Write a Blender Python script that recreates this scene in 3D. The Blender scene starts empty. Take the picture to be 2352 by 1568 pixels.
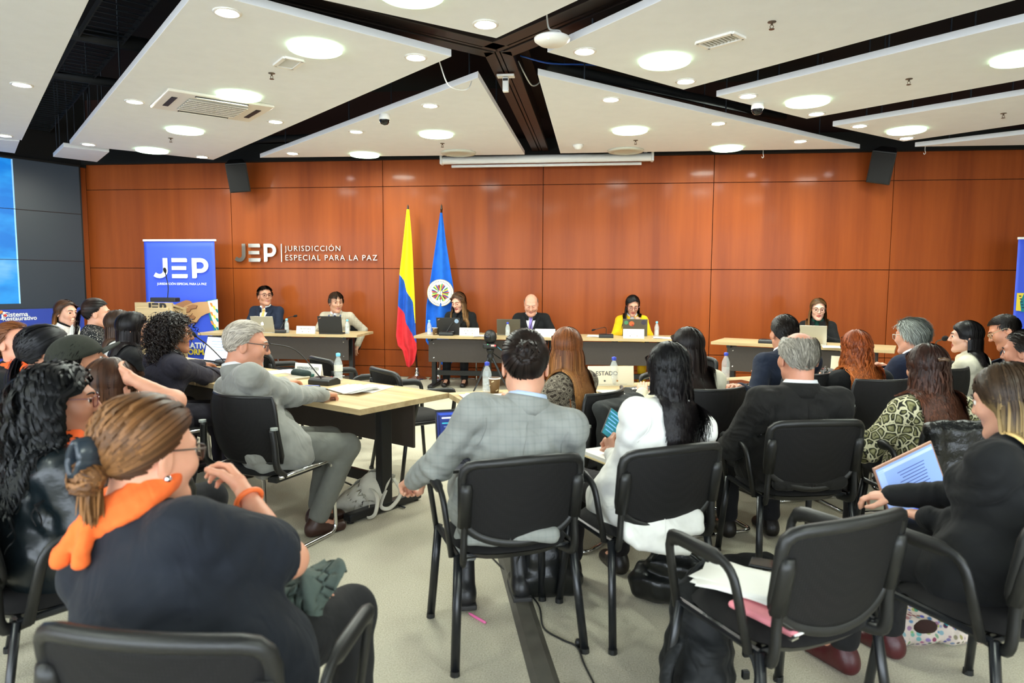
import bpy, math, random
import numpy as np
from mathutils import Vector, Matrix
random.seed(7); RNG = np.random.default_rng(7)
SC = bpy.context.scene; COL = SC.collection
PI = math.pi; R = math.radians
# ---------------------------------------------------------------- camera
F_PX = 1568.0; CAM_H = 1.47; WALL_Y = 10.2
YAW, PITCH, ROLL = R(6.75), R(-5.0), R(.27)
def _axes():
    f = np.array([-math.sin(YAW)*math.cos(PITCH), math.cos(YAW)*math.cos(PITCH), math.sin(PITCH)])
    r = np.array([math.cos(YAW), math.sin(YAW), 0.]); u = np.cross(r, f)
    return math.cos(ROLL)*r+math.sin(ROLL)*u, -math.sin(ROLL)*r+math.cos(ROLL)*u, f
AR, AU, AF = _axes(); CAM = np.array([0, 0, CAM_H])
def ray(x, y): return AF+(x-1176)/F_PX*AR+(784-y)/F_PX*AU
def hz(x, y, z): d = ray(x, y); return CAM+d*(z-CAM_H)/d[2]      # pixel -> horizontal plane
def hy(x, y, Y): d = ray(x, y); return CAM+d*Y/d[1]              # pixel -> plane y=Y
def hp(x, y, p0, n):                                             # pixel -> any plane
    d = ray(x, y); n = np.array(n, float); return CAM+d*(np.dot(np.array(p0)-CAM, n)/np.dot(d, n))
cam = bpy.data.cameras.new('camera'); co = bpy.data.objects.new('camera', cam); COL.objects.link(co)
cam.sensor_width = 36; cam.lens = 36*F_PX/2352; cam.clip_start = .05
M = Matrix(((AR[0], AU[0], -AF[0], 0), (AR[1], AU[1], -AF[1], 0), (AR[2], AU[2], -AF[2], CAM_H), (0, 0, 0, 1)))
co.matrix_world = M; SC.camera = co
cam.dof.use_dof = True; cam.dof.focus_distance = 6.0; cam.dof.aperture_fstop = 3.2
# ---------------------------------------------------------------- world / exposure
W = bpy.data.worlds.new('world'); SC.world = W; W.use_nodes = True
W.node_tree.nodes['Background'].inputs[0].default_value = (.80, .90, 1., 1)
W.node_tree.nodes['Background'].inputs[1].default_value = 9.0
SC.view_settings.view_transform = 'Standard'; SC.view_settings.look = 'None'
SC.view_settings.gamma = 1; SC.view_settings.use_curve_mapping = False
SC.view_settings.exposure = 0.0
LAMP_BIG, LAMP_SMALL = 110.0, 280.0          # emission of the round ceiling lamps / small downlights
# ---------------------------------------------------------------- materials
MATS = {}
def lin(c):
    if isinstance(c, str):
        c = c.lstrip('#'); c = [int(c[i:i+2], 16)/255 for i in (0, 2, 4)]
    return tuple((x/12.92 if x <= .04045 else ((x+.055)/1.055)**2.4) for x in c)+(1.,)
class NT:
    def __init__(s, name):
        s.m = bpy.data.materials.new(name); s.m.use_nodes = True; s.t = s.m.node_tree
        s.b = s.t.nodes['Principled BSDF']
    def n(s, k, **kw):
        o = s.t.nodes.new(k)
        for a, v in kw.items():
            if a.startswith('i_'):
                a = a[2:]; o.inputs[int(a) if a.isdigit() else a.replace('_', ' ')].default_value = v
            else: setattr(o, a, v)
        return o
    def l(s, a, b): s.t.links.new(a, b)
    def ramp(s, fac, stops):
        r = s.n('ShaderNodeValToRGB'); e = r.color_ramp.elements
        while len(e) < len(stops): e.new(.5)
        for q, (p, c) in zip(e, stops): q.position = p; q.color = c
        s.l(fac, r.inputs[0]); return r
    def coord(s, scale=(1, 1, 1), kind='Object'):
        tc = s.n('ShaderNodeTexCoord'); mp = s.n('ShaderNodeMapping'); mp.inputs['Scale'].default_value = scale
        s.l(tc.outputs[kind], mp.inputs[0]); return mp.outputs[0]
    def noise(s, vec, scale, detail=3, rough=.5):
        q = s.n('ShaderNodeTexNoise'); q.inputs['Scale'].default_value = scale; q.inputs['Detail'].default_value = detail
        q.inputs['Roughness'].default_value = rough; s.l(vec, q.inputs['Vector']); return q.outputs['Fac']
    def bump(s, h, strength=.2, dist=.01):
        b = s.n('ShaderNodeBump'); b.inputs['Strength'].default_value = strength; b.inputs['Distance'].default_value = dist
        s.l(h, b.inputs['Height']); s.l(b.outputs[0], s.b.inputs['Normal'])
def mat(name, c='#808080', rough=.5, metal=0, emit=None, es=1, var=0, bump=0, bscale=60, trans=0, alpha=1, coat=0, sheen=0, scale=(1, 1, 1), ior=1.5, spec=.5):
    """plain procedural material: colour with a little noise variation and fine relief"""
    if name in MATS: return MATS[name]
    t = NT(name); b = t.b; col = lin(c)
    b.inputs['Base Color'].default_value = col; b.inputs['Roughness'].default_value = rough; b.inputs['Metallic'].default_value = metal
    b.inputs['IOR'].default_value = ior; b.inputs['Specular IOR Level'].default_value = spec
    if emit: b.inputs['Emission Color'].default_value = lin(emit); b.inputs['Emission Strength'].default_value = es
    if trans: b.inputs['Transmission Weight'].default_value = trans
    if alpha < 1: b.inputs['Alpha'].default_value = alpha
    if coat: b.inputs['Coat Weight'].default_value = coat; b.inputs['Coat Roughness'].default_value = .15
    if sheen: b.inputs['Sheen Weight'].default_value = sheen; b.inputs['Sheen Roughness'].default_value = .5
    if var or bump:
        v = t.coord(scale); f = t.noise(v, bscale)
        if var:
            r = t.ramp(f, [(.25, tuple(x*(1-var) for x in col[:3])+(1,)), (.75, tuple(min(1, x*(1+var)) for x in col[:3])+(1,))])
            t.l(r.outputs[0], b.inputs['Base Color'])
        if bump: t.bump(f, bump)
    MATS[name] = t.m; return t.m
def fabric(name, c, pat=None, c2='#000000', rough=.85, wr=.5, k=1., sheen=.03):
    """woven cloth: soft folds, weave grain, optional printed pattern"""
    if name in MATS: return MATS[name]
    t = NT(name); b = t.b; col = lin(c); b.inputs['Roughness'].default_value = rough
    b.inputs['Sheen Weight'].default_value = sheen; b.inputs['Specular IOR Level'].default_value = .25
    v = t.coord(); f = t.noise(v, 9, 3)
    base = t.ramp(f, [(.3, tuple(x*.86 for x in col[:3])+(1,)), (.7, tuple(min(1, x*1.08) for x in col[:3])+(1,))]).outputs[0]
    if pat:
        mix = t.n('ShaderNodeMix', data_type='RGBA'); t.l(base, mix.inputs[6]); mix.inputs[7].default_value = lin(c2)
        if pat == 'check':
            s = None
            for ax in ('X', 'Z'):
                w = t.n('ShaderNodeTexWave', wave_type='BANDS', bands_direction=ax, i_Scale=11*k, i_Distortion=0.); t.l(v, w.inputs[0])
                rr = t.ramp(w.outputs['Fac'], [(.80, (0, 0, 0, 1)), (.95, (.35, .35, .35, 1))])
                if s is None: s = rr.outputs[0]
                else:
                    a = t.n('ShaderNodeMath', operation='ADD'); t.l(s, a.inputs[0]); t.l(rr.outputs[0], a.inputs[1]); s = a.outputs[0]
            t.l(s, mix.inputs[0])
        elif pat == 'dots':
            w = t.n('ShaderNodeTexVoronoi', i_Scale=70*k); t.l(v, w.inputs['Vector'])
            t.l(t.ramp(w.outputs['Distance'], [(.18, (1, 1, 1, 1)), (.30, (0, 0, 0, 1))]).outputs[0], mix.inputs[0])
        elif pat == 'leopard':
            n2 = t.n('ShaderNodeTexNoise', i_Scale=14*k); t.l(v, n2.inputs['Vector'])
            vm = t.n('ShaderNodeMix', data_type='VECTOR'); vm.inputs[0].default_value = .05; t.l(v, vm.inputs[4]); t.l(n2.outputs['Color'], vm.inputs[5])
            w = t.n('ShaderNodeTexVoronoi', feature='DISTANCE_TO_EDGE', i_Scale=24*k); t.l(vm.outputs[1], w.inputs['Vector']); cr, dk_, ol = lin('#cfc9a4'), lin('#20211a'), lin(c)
            t.l(t.ramp(w.outputs['Distance'], [(.05, cr), (.085, dk_), (.14, dk_), (.20, ol), (.34, lin('#a6a27a')), (.42, lin('#3b3b2a'))]).outputs[0], mix.inputs[7]); mix.inputs[0].default_value = 1.
        elif pat == 'paisley':
            w = t.n('ShaderNodeTexVoronoi', feature='F1', i_Scale=26*k); t.l(v, w.inputs['Vector'])
            wv = t.n('ShaderNodeTexNoise', i_Scale=40*k, i_Detail=4.); t.l(v, wv.inputs['Vector'])
            a = t.n('ShaderNodeMath', operation='MULTIPLY'); t.l(w.outputs['Distance'], a.inputs[0]); t.l(wv.outputs['Fac'], a.inputs[1])
            t.l(t.ramp(a.outputs[0], [(.10, (0, 0, 0, 1)), (.16, (.8, .8, .8, 1)), (.22, (.1, .1, .1, 1)), (.3, (.6, .6, .6, 1)), (.36, (0, 0, 0, 1))]).outputs[0], mix.inputs[0])
        elif pat == 'flowers':
            w = t.n('ShaderNodeTexVoronoi', i_Scale=44*k); t.l(v, w.inputs['Vector'])
            hs = t.n('ShaderNodeHueSaturation', i_Saturation=.8, i_Value=.35); t.l(w.outputs['Color'], hs.inputs['Color']); t.l(hs.outputs[0], mix.inputs[7])
            t.l(t.ramp(w.outputs['Distance'], [(.36, (1, 1, 1, 1)), (.5, (0, 0, 0, 1))]).outputs[0], mix.inputs[0])
        base = mix.outputs[2]
    t.l(base, b.inputs['Base Color'])
    fo = t.n('ShaderNodeTexNoise', i_Scale=7., i_Detail=2., i_Distortion=1.2); t.l(v, fo.inputs['Vector'])
    b1 = t.n('ShaderNodeBump', i_Strength=wr, i_Distance=.03); t.l(fo.outputs['Fac'], b1.inputs['Height'])
    we = t.noise(v, 420, 1); b2 = t.n('ShaderNodeBump', i_Strength=.12, i_Distance=.002); t.l(we, b2.inputs['Height']); t.l(b1.outputs[0], b2.inputs['Normal'])
    t.l(b2.outputs[0], b.inputs['Normal'])
    MATS[name] = t.m; return t.m
def wood(name, c1, c2, axis='Z', scale=1.6, rough=.4, coat=0., grain=.5, blotch=None):
    if name in MATS: return MATS[name]
    t = NT(name); b = t.b; st = {'X': (.06, 1, 1), 'Y': (1, .06, 1), 'Z': (1, 1, .06)}[axis]
    v = t.coord(st, 'Generated' if False else 'Object'); f = t.noise(v, 26*scale, 6, .62); g = t.noise(v, 5*scale, 3)
    a = t.n('ShaderNodeMath', operation='MULTIPLY_ADD'); t.l(f, a.inputs[0]); a.inputs[1].default_value = grain; t.l(g, a.inputs[2])
    r = t.ramp(a.outputs[0], [(.45, lin(c1)), (1.05, lin(c2))]); t.l(r.outputs[0], b.inputs['Base Color'])
    b.inputs['Roughness'].default_value = rough; b.inputs['Specular IOR Level'].default_value = .15
    if coat: b.inputs['Coat Weight'].default_value = coat; b.inputs['Coat Roughness'].default_value = .12
    t.bump(f, .05, .002); MATS[name] = t.m; return t.m
# ---------------------------------------------------------------- mesh builder
def vnorm(a): a = np.asarray(a, float); return a/(np.linalg.norm(a)+1e-12)
def rotz(a): c, s = math.cos(a), math.sin(a); return np.array([[c, -s, 0], [s, c, 0], [0, 0, 1.]])
def rotx(a): c, s = math.cos(a), math.sin(a); return np.array([[1., 0, 0], [0, c, -s], [0, s, c]])
def roty(a): c, s = math.cos(a), math.sin(a); return np.array([[c, 0, s], [0, 1., 0], [-s, 0, c]])
class MB:
    """collects shapes for ONE mesh"""
    def __init__(s): s.v = []; s.f = []; s.m = []; s.n = 0
    def add(s, v, f, mi=0):
        v = np.asarray(v, float).reshape(-1, 3); s.v.append(v)
        s.f += [tuple(i+s.n for i in q) for q in f]; s.m += ([mi]*len(f) if isinstance(mi, int) else list(mi)); s.n += len(v); return s
    def box(s, c, d, rot=None, mi=0):
        d = np.array(d)/2; p = np.array([[x, y, z] for x in (-1, 1) for y in (-1, 1) for z in (-1, 1)])*d
        if rot is not None: p = p@np.asarray(rot).T
        return s.add(p+np.array(c), [(0, 1, 3, 2), (4, 6, 7, 5), (0, 4, 5, 1), (2, 3, 7, 6), (0, 2, 6, 4), (1, 5, 7, 3)], mi)
    def tube(s, path, r, n=8, closed=False, flat=1., up=None, caps=True, mi=0, rot0=0.):
        P = np.asarray(path, float); k = len(P); r = np.broadcast_to(np.asarray(r, float), (k,))
        if closed: T = np.roll(P, -1, 0)-np.roll(P, 1, 0)
        else: T = np.gradient(P, axis=0)
        T = T/(np.linalg.norm(T, axis=1, keepdims=True)+1e-12)
        up = np.array(up if up is not None else ((0, 0, 1) if abs(T[0][2]) < .9 else (1, 0, 0)), float)
        B = np.cross(T[0], up); B /= np.linalg.norm(B)+1e-12; vs = []
        for i in range(k):
            B = B-T[i]*np.dot(B, T[i]); B /= np.linalg.norm(B)+1e-12; N = np.cross(B, T[i])
            a = np.arange(n)/n*2*PI+rot0
            vs.append(P[i]+r[i]*(np.cos(a)[:, None]*B+flat*np.sin(a)[:, None]*N))
        f = []; kk = k if closed else k-1
        for i in range(kk):
            j = (i+1) % k
            for q in range(n): f.append((i*n+q, i*n+(q+1) % n, j*n+(q+1) % n, j*n+q))
        if caps and not closed: f += [tuple(range(n))[::-1], tuple((k-1)*n+q for q in range(n))]
        return s.add(np.concatenate(vs), f, mi)
    def lathe(s, prof, n=20, c=(0, 0, 0), rot=None, mi=0, mis=None):
        prof = np.asarray(prof, float); a = np.arange(n)/n*2*PI; k = len(prof)
        v = np.stack([np.outer(prof[:, 0], np.cos(a)), np.outer(prof[:, 0], np.sin(a)), np.repeat(prof[:, 1:2], n, 1)], -1).reshape(-1, 3)
        if rot is not None: v = v@np.asarray(rot).T
        f = []; mm = []
        for i in range(k-1):
            for q in range(n): f.append((i*n+q, i*n+(q+1) % n, (i+1)*n+(q+1) % n, (i+1)*n+q)); mm.append(mis[i] if mis else mi)
        return s.add(v+np.array(c), f, mm)
    def prism(s, poly, h, frame=None, mi=0):
        """poly: 2D outline (ccw), extruded by h along the third axis of frame=(origin, ex, ey, ez)"""
        poly = np.asarray(poly, float); k = len(poly)
        o, ex, ey, ez = frame if frame else ((0, 0, 0), (1, 0, 0), (0, 1, 0), (0, 0, 1))
        o, ex, ey, ez = map(lambda q: np.asarray(q, float), (o, ex, ey, ez))
        b = o+poly[:, :1]*ex+poly[:, 1:2]*ey
        f = [tuple(range(k))[::-1], tuple(range(k, 2*k))]+[(i, (i+1) % k, k+(i+1) % k, k+i) for i in range(k)]
        return s.add(np.concatenate([b, b+ez*h]), f, mi)
    def sheet(s, fn, nu, nv, mi=0, closed_u=False):
        v = np.array([fn(i/(nu if closed_u else nu-1), j/(nv-1)) for j in range(nv) for i in range(nu)])
        f = []
        for j in range(nv-1):
            for i in range(nu if closed_u else nu-1):
                i2 = (i+1) % nu; f.append((j*nu+i, j*nu+i2, (j+1)*nu+i2, (j+1)*nu+i))
        return s.add(v, f, mi)
    def ball(s, c, r, nu=14, nv=9, rot=None, mi=0):
        r = np.broadcast_to(np.asarray(r, float), (3,)); c = np.asarray(c, float)
        def fn(u, t):
            th = PI*(t*.998+.001); p = np.array([math.sin(th)*math.cos(2*PI*u), math.sin(th)*math.sin(2*PI*u), -math.cos(th)])*r
            return (np.asarray(rot)@p if rot is not None else p)+c
        return s.sheet(fn, nu, nv, mi, True)
    def xf(s, rot=None, t=(0, 0, 0)):
        s.v = [(q@np.asarray(rot).T if rot is not None else q)+np.array(t) for q in s.v]; return s
    def mesh(s, name, mats, smooth=False):
        me = bpy.data.meshes.new(name); v = np.concatenate(s.v) if s.v else np.zeros((0, 3))
        me.from_pydata(v.tolist(), [], s.f)
        for m in (mats if isinstance(mats, (list, tuple)) else [mats]): me.materials.append(m)
        if any(s.m): me.polygons.foreach_set('material_index', s.m)
        if smooth: me.polygons.foreach_set('use_smooth', [True]*len(me.polygons))
        me.update(); return me
    def build(s, name, mats, parent=None, smooth=False, bevel=0, loc=None, sub=0, thick=0, kind=None, seg=2):
        o = bpy.data.objects.new(name, s.mesh(name, mats, smooth)); COL.objects.link(o)
        if parent is not None: o.parent = parent
        if loc is not None: o.location = loc
        if thick: m = o.modifiers.new('t', 'SOLIDIFY'); m.thickness = thick; m.offset = 0
        if sub: m = o.modifiers.new('s', 'SUBSURF'); m.levels = sub; m.render_levels = sub
        if bevel: m = o.modifiers.new('b', 'BEVEL'); m.width = bevel; m.segments = seg; m.limit_method = 'ANGLE'; m.angle_limit = R(35); m.harden_normals = False
        if kind: o['kind'] = kind
        return o
def empty(name, label, cat, loc=(0, 0, 0), rz=0., group=None):
    o = bpy.data.objects.new(name, None); COL.objects.link(o); o.location = loc; o.rotation_euler = (0, 0, rz)
    o.empty_display_size = .1; return tag(o, label, cat, group)
def tag(o, label, cat, group=None):
    o['label'] = label; o['category'] = cat
    if group: o['group'] = group
    return o
def struct(o): o['kind'] = 'structure'; return o
def dup(o, parent=None):
    c = o.copy(); COL.objects.link(c); c.parent = parent
    for ch in o.children: dup(ch, c)
    return c
def arc(c, r, a0, a1, n, ax=(1, 0, 0), ay=(0, 1, 0)):
    c, ax, ay = np.array(c, float), np.array(ax, float), np.array(ay, float)
    return [c+r*(math.cos(a)*ax+math.sin(a)*ay) for a in np.linspace(a0, a1, n)]
def smoothpath(pts, n=6):
    """Catmull-Rom through points"""
    P = np.asarray(pts, float); Q = np.concatenate([[2*P[0]-P[1]], P, [2*P[-1]-P[-2]]]); out = []
    for i in range(1, len(Q)-2):
        for t in np.arange(n)/n:
            a, b, c, d = Q[i-1], Q[i], Q[i+1], Q[i+2]
            out.append(.5*(2*b+(c-a)*t+(2*a-5*b+4*c-d)*t*t+(3*b-a-3*c+d)*t**3))
    out.append(P[-1]); return np.array(out)
def fillet(pts, r, n=5, closed=False):
    """polyline with rounded corners"""
    P = np.asarray(pts, float); out = []; k = len(P)
    for i in range(k):
        if not closed and i in (0, k-1): out.append(P[i]); continue
        a, b, c = P[i-1], P[i], P[(i+1) % k]; da, dc = np.linalg.norm(a-b), np.linalg.norm(c-b); rr = min(r, da*.49, dc*.49)
        p, q = b+(a-b)/da*rr, b+(c-b)/dc*rr
        for t in np.linspace(0, 1, n): out.append((1-t)**2*p+2*t*(1-t)*b+t*t*q)
    return np.array(out)
def text_mesh(name, body, size, m, parent, origin, ex, ey, extrude=.002, align='CENTER', bold=0., spacing=1., kind=None, width=None, uni=False):
    """lettering standing on a surface: origin + ex/ey axes in the parent's space"""
    cu = bpy.data.curves.new(name, 'FONT'); cu.body = body; cu.size = size; cu.extrude = extrude; cu.align_x = align; cu.align_y = 'CENTER'
    cu.offset = bold; cu.space_character = spacing; cu.resolution_u = 3
    tmp = bpy.data.objects.new('tmp', cu); COL.objects.link(tmp)
    me = bpy.data.meshes.new_from_object(tmp.evaluated_get(bpy.context.evaluated_depsgraph_get())); bpy.data.objects.remove(tmp); bpy.data.curves.remove(cu)
    me.name = name; me.materials.clear(); me.materials.append(m)
    o = bpy.data.objects.new(name, me); COL.objects.link(o); o.parent = parent
    if width:
        xs = [v.co.x for v in me.vertices]; k = width/(max(xs)-min(xs)); me.transform(Matrix.Diagonal((k, k if uni or k > 1 else 1, 1, 1)))
    ex, ey = vnorm(ex), vnorm(ey); ez = np.cross(ex, ey)
    o.matrix_local = Matrix(((ex[0], ey[0], ez[0], origin[0]), (ex[1], ey[1], ez[1], origin[1]), (ex[2], ey[2], ez[2], origin[2]), (0, 0, 0, 1)))
    return o
# ================================================================ STRUCTURE
m_wallwood = wood('wall_wood', '#7c3712', '#a4521f', 'Z', .55, .5, .10, .35)
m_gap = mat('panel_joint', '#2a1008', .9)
m_panel = mat('ceiling_board', '#e8eaed', .8, var=.02, bscale=8)
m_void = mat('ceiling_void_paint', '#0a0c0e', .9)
m_steel_d = mat('dark_brown_steel', '#2b211d', .5, var=.15, bscale=12)
m_duct = mat('dark_duct', '#15181b', .7)
m_black = mat('black_plastic', '#161717', .45, bump=.03, bscale=300)
m_blackm = mat('black_powder_metal', '#131416', .4, bump=.02, bscale=400)
m_chrome = mat('chrome', '#d8d8d8', .12, 1)
m_white = mat('white_plastic', '#ecebe6', .4)
m_paper = mat('paper', '#f4f2ec', .8, var=.02, bscale=3)
# carpet
t = NT('carpet'); v = t.coord(); f1 = t.noise(v, 160, 4, .7); f2 = t.noise(v, 1.1, 3)
a = t.n('ShaderNodeMath', operation='MULTIPLY_ADD'); t.l(f2, a.inputs[0]); a.inputs[1].default_value = .35; t.l(f1, a.inputs[2])
t.l(t.ramp(a.outputs[0], [(.42, lin('#8d8672')), (.62, lin('#b6af9a')), (.85, lin('#d2ccb9'))]).outputs[0], t.b.inputs['Base Color'])
t.b.inputs['Roughness'].default_value = .95; t.b.inputs['Specular IOR Level'].default_value = .1; t.bump(f1, .5, .01); m_carpet = t.m
fl = MB().box((0, 2.5, -.05), (34, 17, .1)).build('floor', m_carpet); struct(fl); fl['label'] = 'beige grey speckled carpet floor'
CX = [-8.07, -5.63, -3.19, -.755, 1.69, 4.125, 6.57, 8.4]; RZ = [0, .161, .416, 1.66, 2.895, 3.29]
wb = MB().box((.165, WALL_Y+.13, 2.15), (16.6, .2, 4.3)).build('wall_back', m_gap); struct(wb); wb['label'] = 'reddish wood panelled back wall with dark joints'
g = .0045
for i in range(len(CX)-1):
    for j in range(len(RZ)-1):
        x0, x1, z0, z1 = CX[i]+g, CX[i+1]-g, RZ[j]+g, RZ[j+1]-g; dy = random.uniform(-.002, .002)
        MB().box(((x0+x1)/2, WALL_Y+.015+dy, (z0+z1)/2), (x1-x0, .03, z1-z0)).build('wood_panel', m_wallwood, wb, bevel=.002)
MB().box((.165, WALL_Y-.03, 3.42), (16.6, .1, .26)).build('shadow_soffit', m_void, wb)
# left wall runs off at an angle and carries the video wall
LC = np.array([-8.07, WALL_Y, 0]); LD = vnorm([-.4226, -.9063, 0]); LN = np.array([.9063, -.4226, 0])
def lw(s, z, d=0.): return LC+LD*s+LN*d+np.array([0, 0, z])
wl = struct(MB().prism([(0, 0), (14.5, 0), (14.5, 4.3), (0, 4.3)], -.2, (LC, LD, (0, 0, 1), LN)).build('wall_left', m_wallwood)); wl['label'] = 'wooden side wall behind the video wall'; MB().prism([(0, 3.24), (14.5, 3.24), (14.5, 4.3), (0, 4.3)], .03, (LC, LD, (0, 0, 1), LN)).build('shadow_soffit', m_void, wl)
def wl_s(px, py, d=.0):
    p = hp(px, py, lw(0, 0, d), LN); return float(np.dot(p-LC, LD)), p[2]
wr_ = struct(MB().box((8.45, 2.6, 2.15), (.2, 15.4, 4.3)).build('wall_right', mat('plain_wall', '#cfc8bb', .8)))
wn = MB()
for c, d in (((-2.5, -4.7, .35), (23, .2, .7)), ((-2.5, -4.7, 3.85), (23, .2, .9)), ((-13.2, -4.7, 2.05), (1.5, .2, 2.7)), ((8, -4.7, 2.05), (1.2, .2, 2.7)), ((-7.2, -4.7, 2.05), (.3, .2, 2.7)), ((-2, -4.7, 2.05), (.3, .2, 2.7)), ((3.2, -4.7, 2.05), (.3, .2, 2.7))): wn.box(c, d)
struct(wn.build('wall_front', MATS['plain_wall']))
# ---------------- ceiling: black void, steel beams, hung white boards
cl = struct(MB().box((-2.5, 2.6, 4.35), (24, 15.6, .1)).build('ceiling', m_void)); cl['label'] = 'black ceiling void above the hanging boards'
ZP = 3.2
def cp(px, py, z=ZP): return hz(px, py, z)
m_board_edge = m_panel
boards = [
 ('broad white ceiling board at the upper left edge', [(50, 322), (-420, 270), (-420, -400), (397, -400)]),
 ('white ceiling board carrying the air conditioning cassette', [(160, 332), (490, 367), (1037, 130), (452, -22)]),
 ('white ceiling board nearest the camera, pointing at the beam crossing', [(1140, 88), (400, -75), (150, -520), (1620, -520), (1500, -79)]),
 ('triangular white ceiling board above the two flags', [(597, 362), (1205, 355), (1098, 178)]),
 ('triangular white ceiling board right of the central beam', [(1235, 172), (1287, 352), (1975, 341)]),
 ('large white ceiling board behind the hanging access point', [(1257, 120), (1570, 206), (2520, -50), (2520, -453)]),
 ('second white ceiling board from the right wall corner, with dome camera', [(1645, 222), (1853, 273), (2640, 131), (2640, -20)]),
 ('white ceiling board above the right loudspeaker', [(1912, 290), (2075, 325), (2640, 243), (2640, 170)]),
 ('narrow white ceiling board at the far right edge', [(2101, 337), (2720, 327), (2720, 266)]),
 ('small white ceiling board above the video wall corner', [(122, 360), (223, 372), (251, 349), (146, 337)]),
 ('small white ceiling board cut by the left edge', [(-60, 340), (34, 352), (45, 324), (-50, 318)]),
]
BOARDS = []
for lab, pp in boards:
    q = np.array([cp(*p)[:2] for p in pp]); ar = .5*np.sum(q[:, 0]*np.roll(q[:, 1], -1)-np.roll(q[:, 0], -1)*q[:, 1])
    if ar < 0: q = q[::-1]
    e = empty('ceiling_board', lab, 'ceiling board', (0, 0, 0), group='white boards hung from the ceiling')
    MB().prism(q, .055, ((0, 0, ZP), (1, 0, 0), (0, 1, 0), (0, 0, 1))).build('board', m_panel, e, bevel=.003)
    c = q.mean(0)
    for k in range(len(q)):
        for w in (.86, .45):
            a = c+(q[k]*.94+q[(k+1) % len(q)]*.06-c)*w if w > .5 else c+((q[k]+q[(k+1) % len(q)])/2-c)*.9
            if abs(a[0]) < 9 and a[1] > 1.2: MB().tube([(a[0], a[1], ZP+.05), (a[0], a[1], 4.3)], .008, 5).build('hanger_rod', mat('zinc_rod', '#3d444c', .5, .6), e)
    BOARDS.append(e)
def beam(p, q, w, h, z, lab):
    p, q = np.array(p), np.array(q); d = vnorm([q[0]-p[0], q[1]-p[1], 0]); L = math.hypot(q[0]-p[0], q[1]-p[1]); n = np.array([-d[1], d[0], 0])
    e = empty('steel_beam', lab, 'beam', (p[0], p[1], z), math.atan2(d[1], d[0]), 'dark steel roof beams')
    b = MB(); b.box((L/2, 0, h/2), (L, .03, h)).build('web', m_steel_d, e)
    for s in (-1, 1): MB().box((L/2, s*w*.30, .02), (L, w*.38, .05)).build('flange', m_steel_d, e, bevel=.004)
    MB().box((L/2, 0, h-.02), (L, w, .04)).build('flange', m_steel_d, e)
hub = cp(1142, 118, 3.36)
beam(hub, cp(560, -22, 3.36), .34, .5, 3.36, 'dark brown steel beam running left from the crossing')
beam(hub, cp(1640, -88, 3.36), .34, .5, 3.36, 'dark brown steel beam running right from the crossing')
beam(hub, (cp(1246, 357, 3.36)[0], 10.05), .24, .5, 3.36, 'dark brown steel beam running to the back wall')
# pipes, trays and struts up in the void
def tray(p, q, z, w, lab, n=26):
    p, q = np.array(p)[:2], np.array(q)[:2]; L = np.linalg.norm(q-p); e = empty('cable_tray', lab, 'cable tray', (p[0], p[1], z), math.atan2(q[1]-p[1], q[0]-p[0]))
    for s in (-1, 1): MB().box((L/2, s*w/2, .03), (L, .012, .06)).build('rail', m_duct, e)
    b = MB()
    for k in range(n): b.box(((k+.5)*L/n, 0, .005), (.012, w, .01))
    b.build('wire_rung', mat('tray_wire', '#3a4147', .4, .8), e, kind='stuff')
tray(cp(330, -40, 3.7), cp(60, 330, 3.7), 3.7, .35, 'wire cable tray in the left gap between boards', 60)
for k, (a, b, z, r, lab) in enumerate((((100, 60), (460, 130), 3.75, .07, 'dark duct pipe crossing the left gap'), ((60, 160), (420, 215), 3.7, .05, 'second dark duct pipe crossing the left gap'), ((880, 160), (640, 300), 3.5, .03, 'thin dark pipe above the flags board'), ((1260, 150), (1800, 270), 3.55, .05, 'dark pipe above the right board gap'), ((1700, 230), (2300, 60), 3.6, .04, 'dark pipe in the far right gap'), ((1560, 330), (1960, 335), 3.5, .06, 'dark pipe near the right loudspeaker'), ((560, 322), (900, 308), 3.6, .05, 'dark pipe near the left loudspeaker'))):
    tag(MB().tube([cp(*a, z), cp(*b, z)], r, 10).build('duct_pipe', m_duct, smooth=True), lab, 'pipe', 'pipes in the ceiling void')
# ---------------- ceiling fittings
def em_mat(name, c, s):
    m = mat(name, c, .5, emit=c, es=s); return m
m_lampb = em_mat('opal_lamp_glass', '#f2fff2', LAMP_BIG); m_lamps = em_mat('spot_lamp', '#fffaf0', LAMP_SMALL)
m_rim = mat('lamp_rim_glass', '#cfe6cc', .2, emit='#c4f0c0', es=4.); m_ring = mat('lamp_ring_white', '#e4e2dc', .35)
big = [(724, 108), (549, 218), (425, 298), (349, 344), (1002, 307), (838, 354), (1447, 298), (1670, 339), (1527, 138), (1855, 232), (2082, 298), (2345, 132), (945, -18)]
small = [(522, 28), (955, 131), (309, 233), (633, 279), (203, 331), (464, 360), (50, 194), (10, 311), (988, 242), (818, 302), (672, 352), (1115, 55), (1343, 117), (1575, 186), (1403, 228), (1650, 283), (1838, 324), (1718, 220), (1875, 261), (1974, 289), (2082, 317)]
where = ['left', 'left centre', 'right centre', 'right']
def place(px, py): return f'{"left" if px<700 else "middle" if px<1300 else "right"} part of the ceiling, {"nearest" if py<130 else "midway" if py<270 else "close to the back wall"}'
proto = None
blabs = ['on the cassette board, nearest the camera', 'on the cassette board, just behind the cassette', 'on the cassette board, third from the camera', 'on the cassette board, farthest from the camera', 'on the flags board, middle', 'on the flags board, near the back wall', 'on the board right of the central beam, middle', 'right of the central beam, near the back wall', 'on the large right board, left end', 'on the dome camera board', 'on the board above the right loudspeaker', 'cut by the right picture edge', 'cut by the top picture edge']
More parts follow.
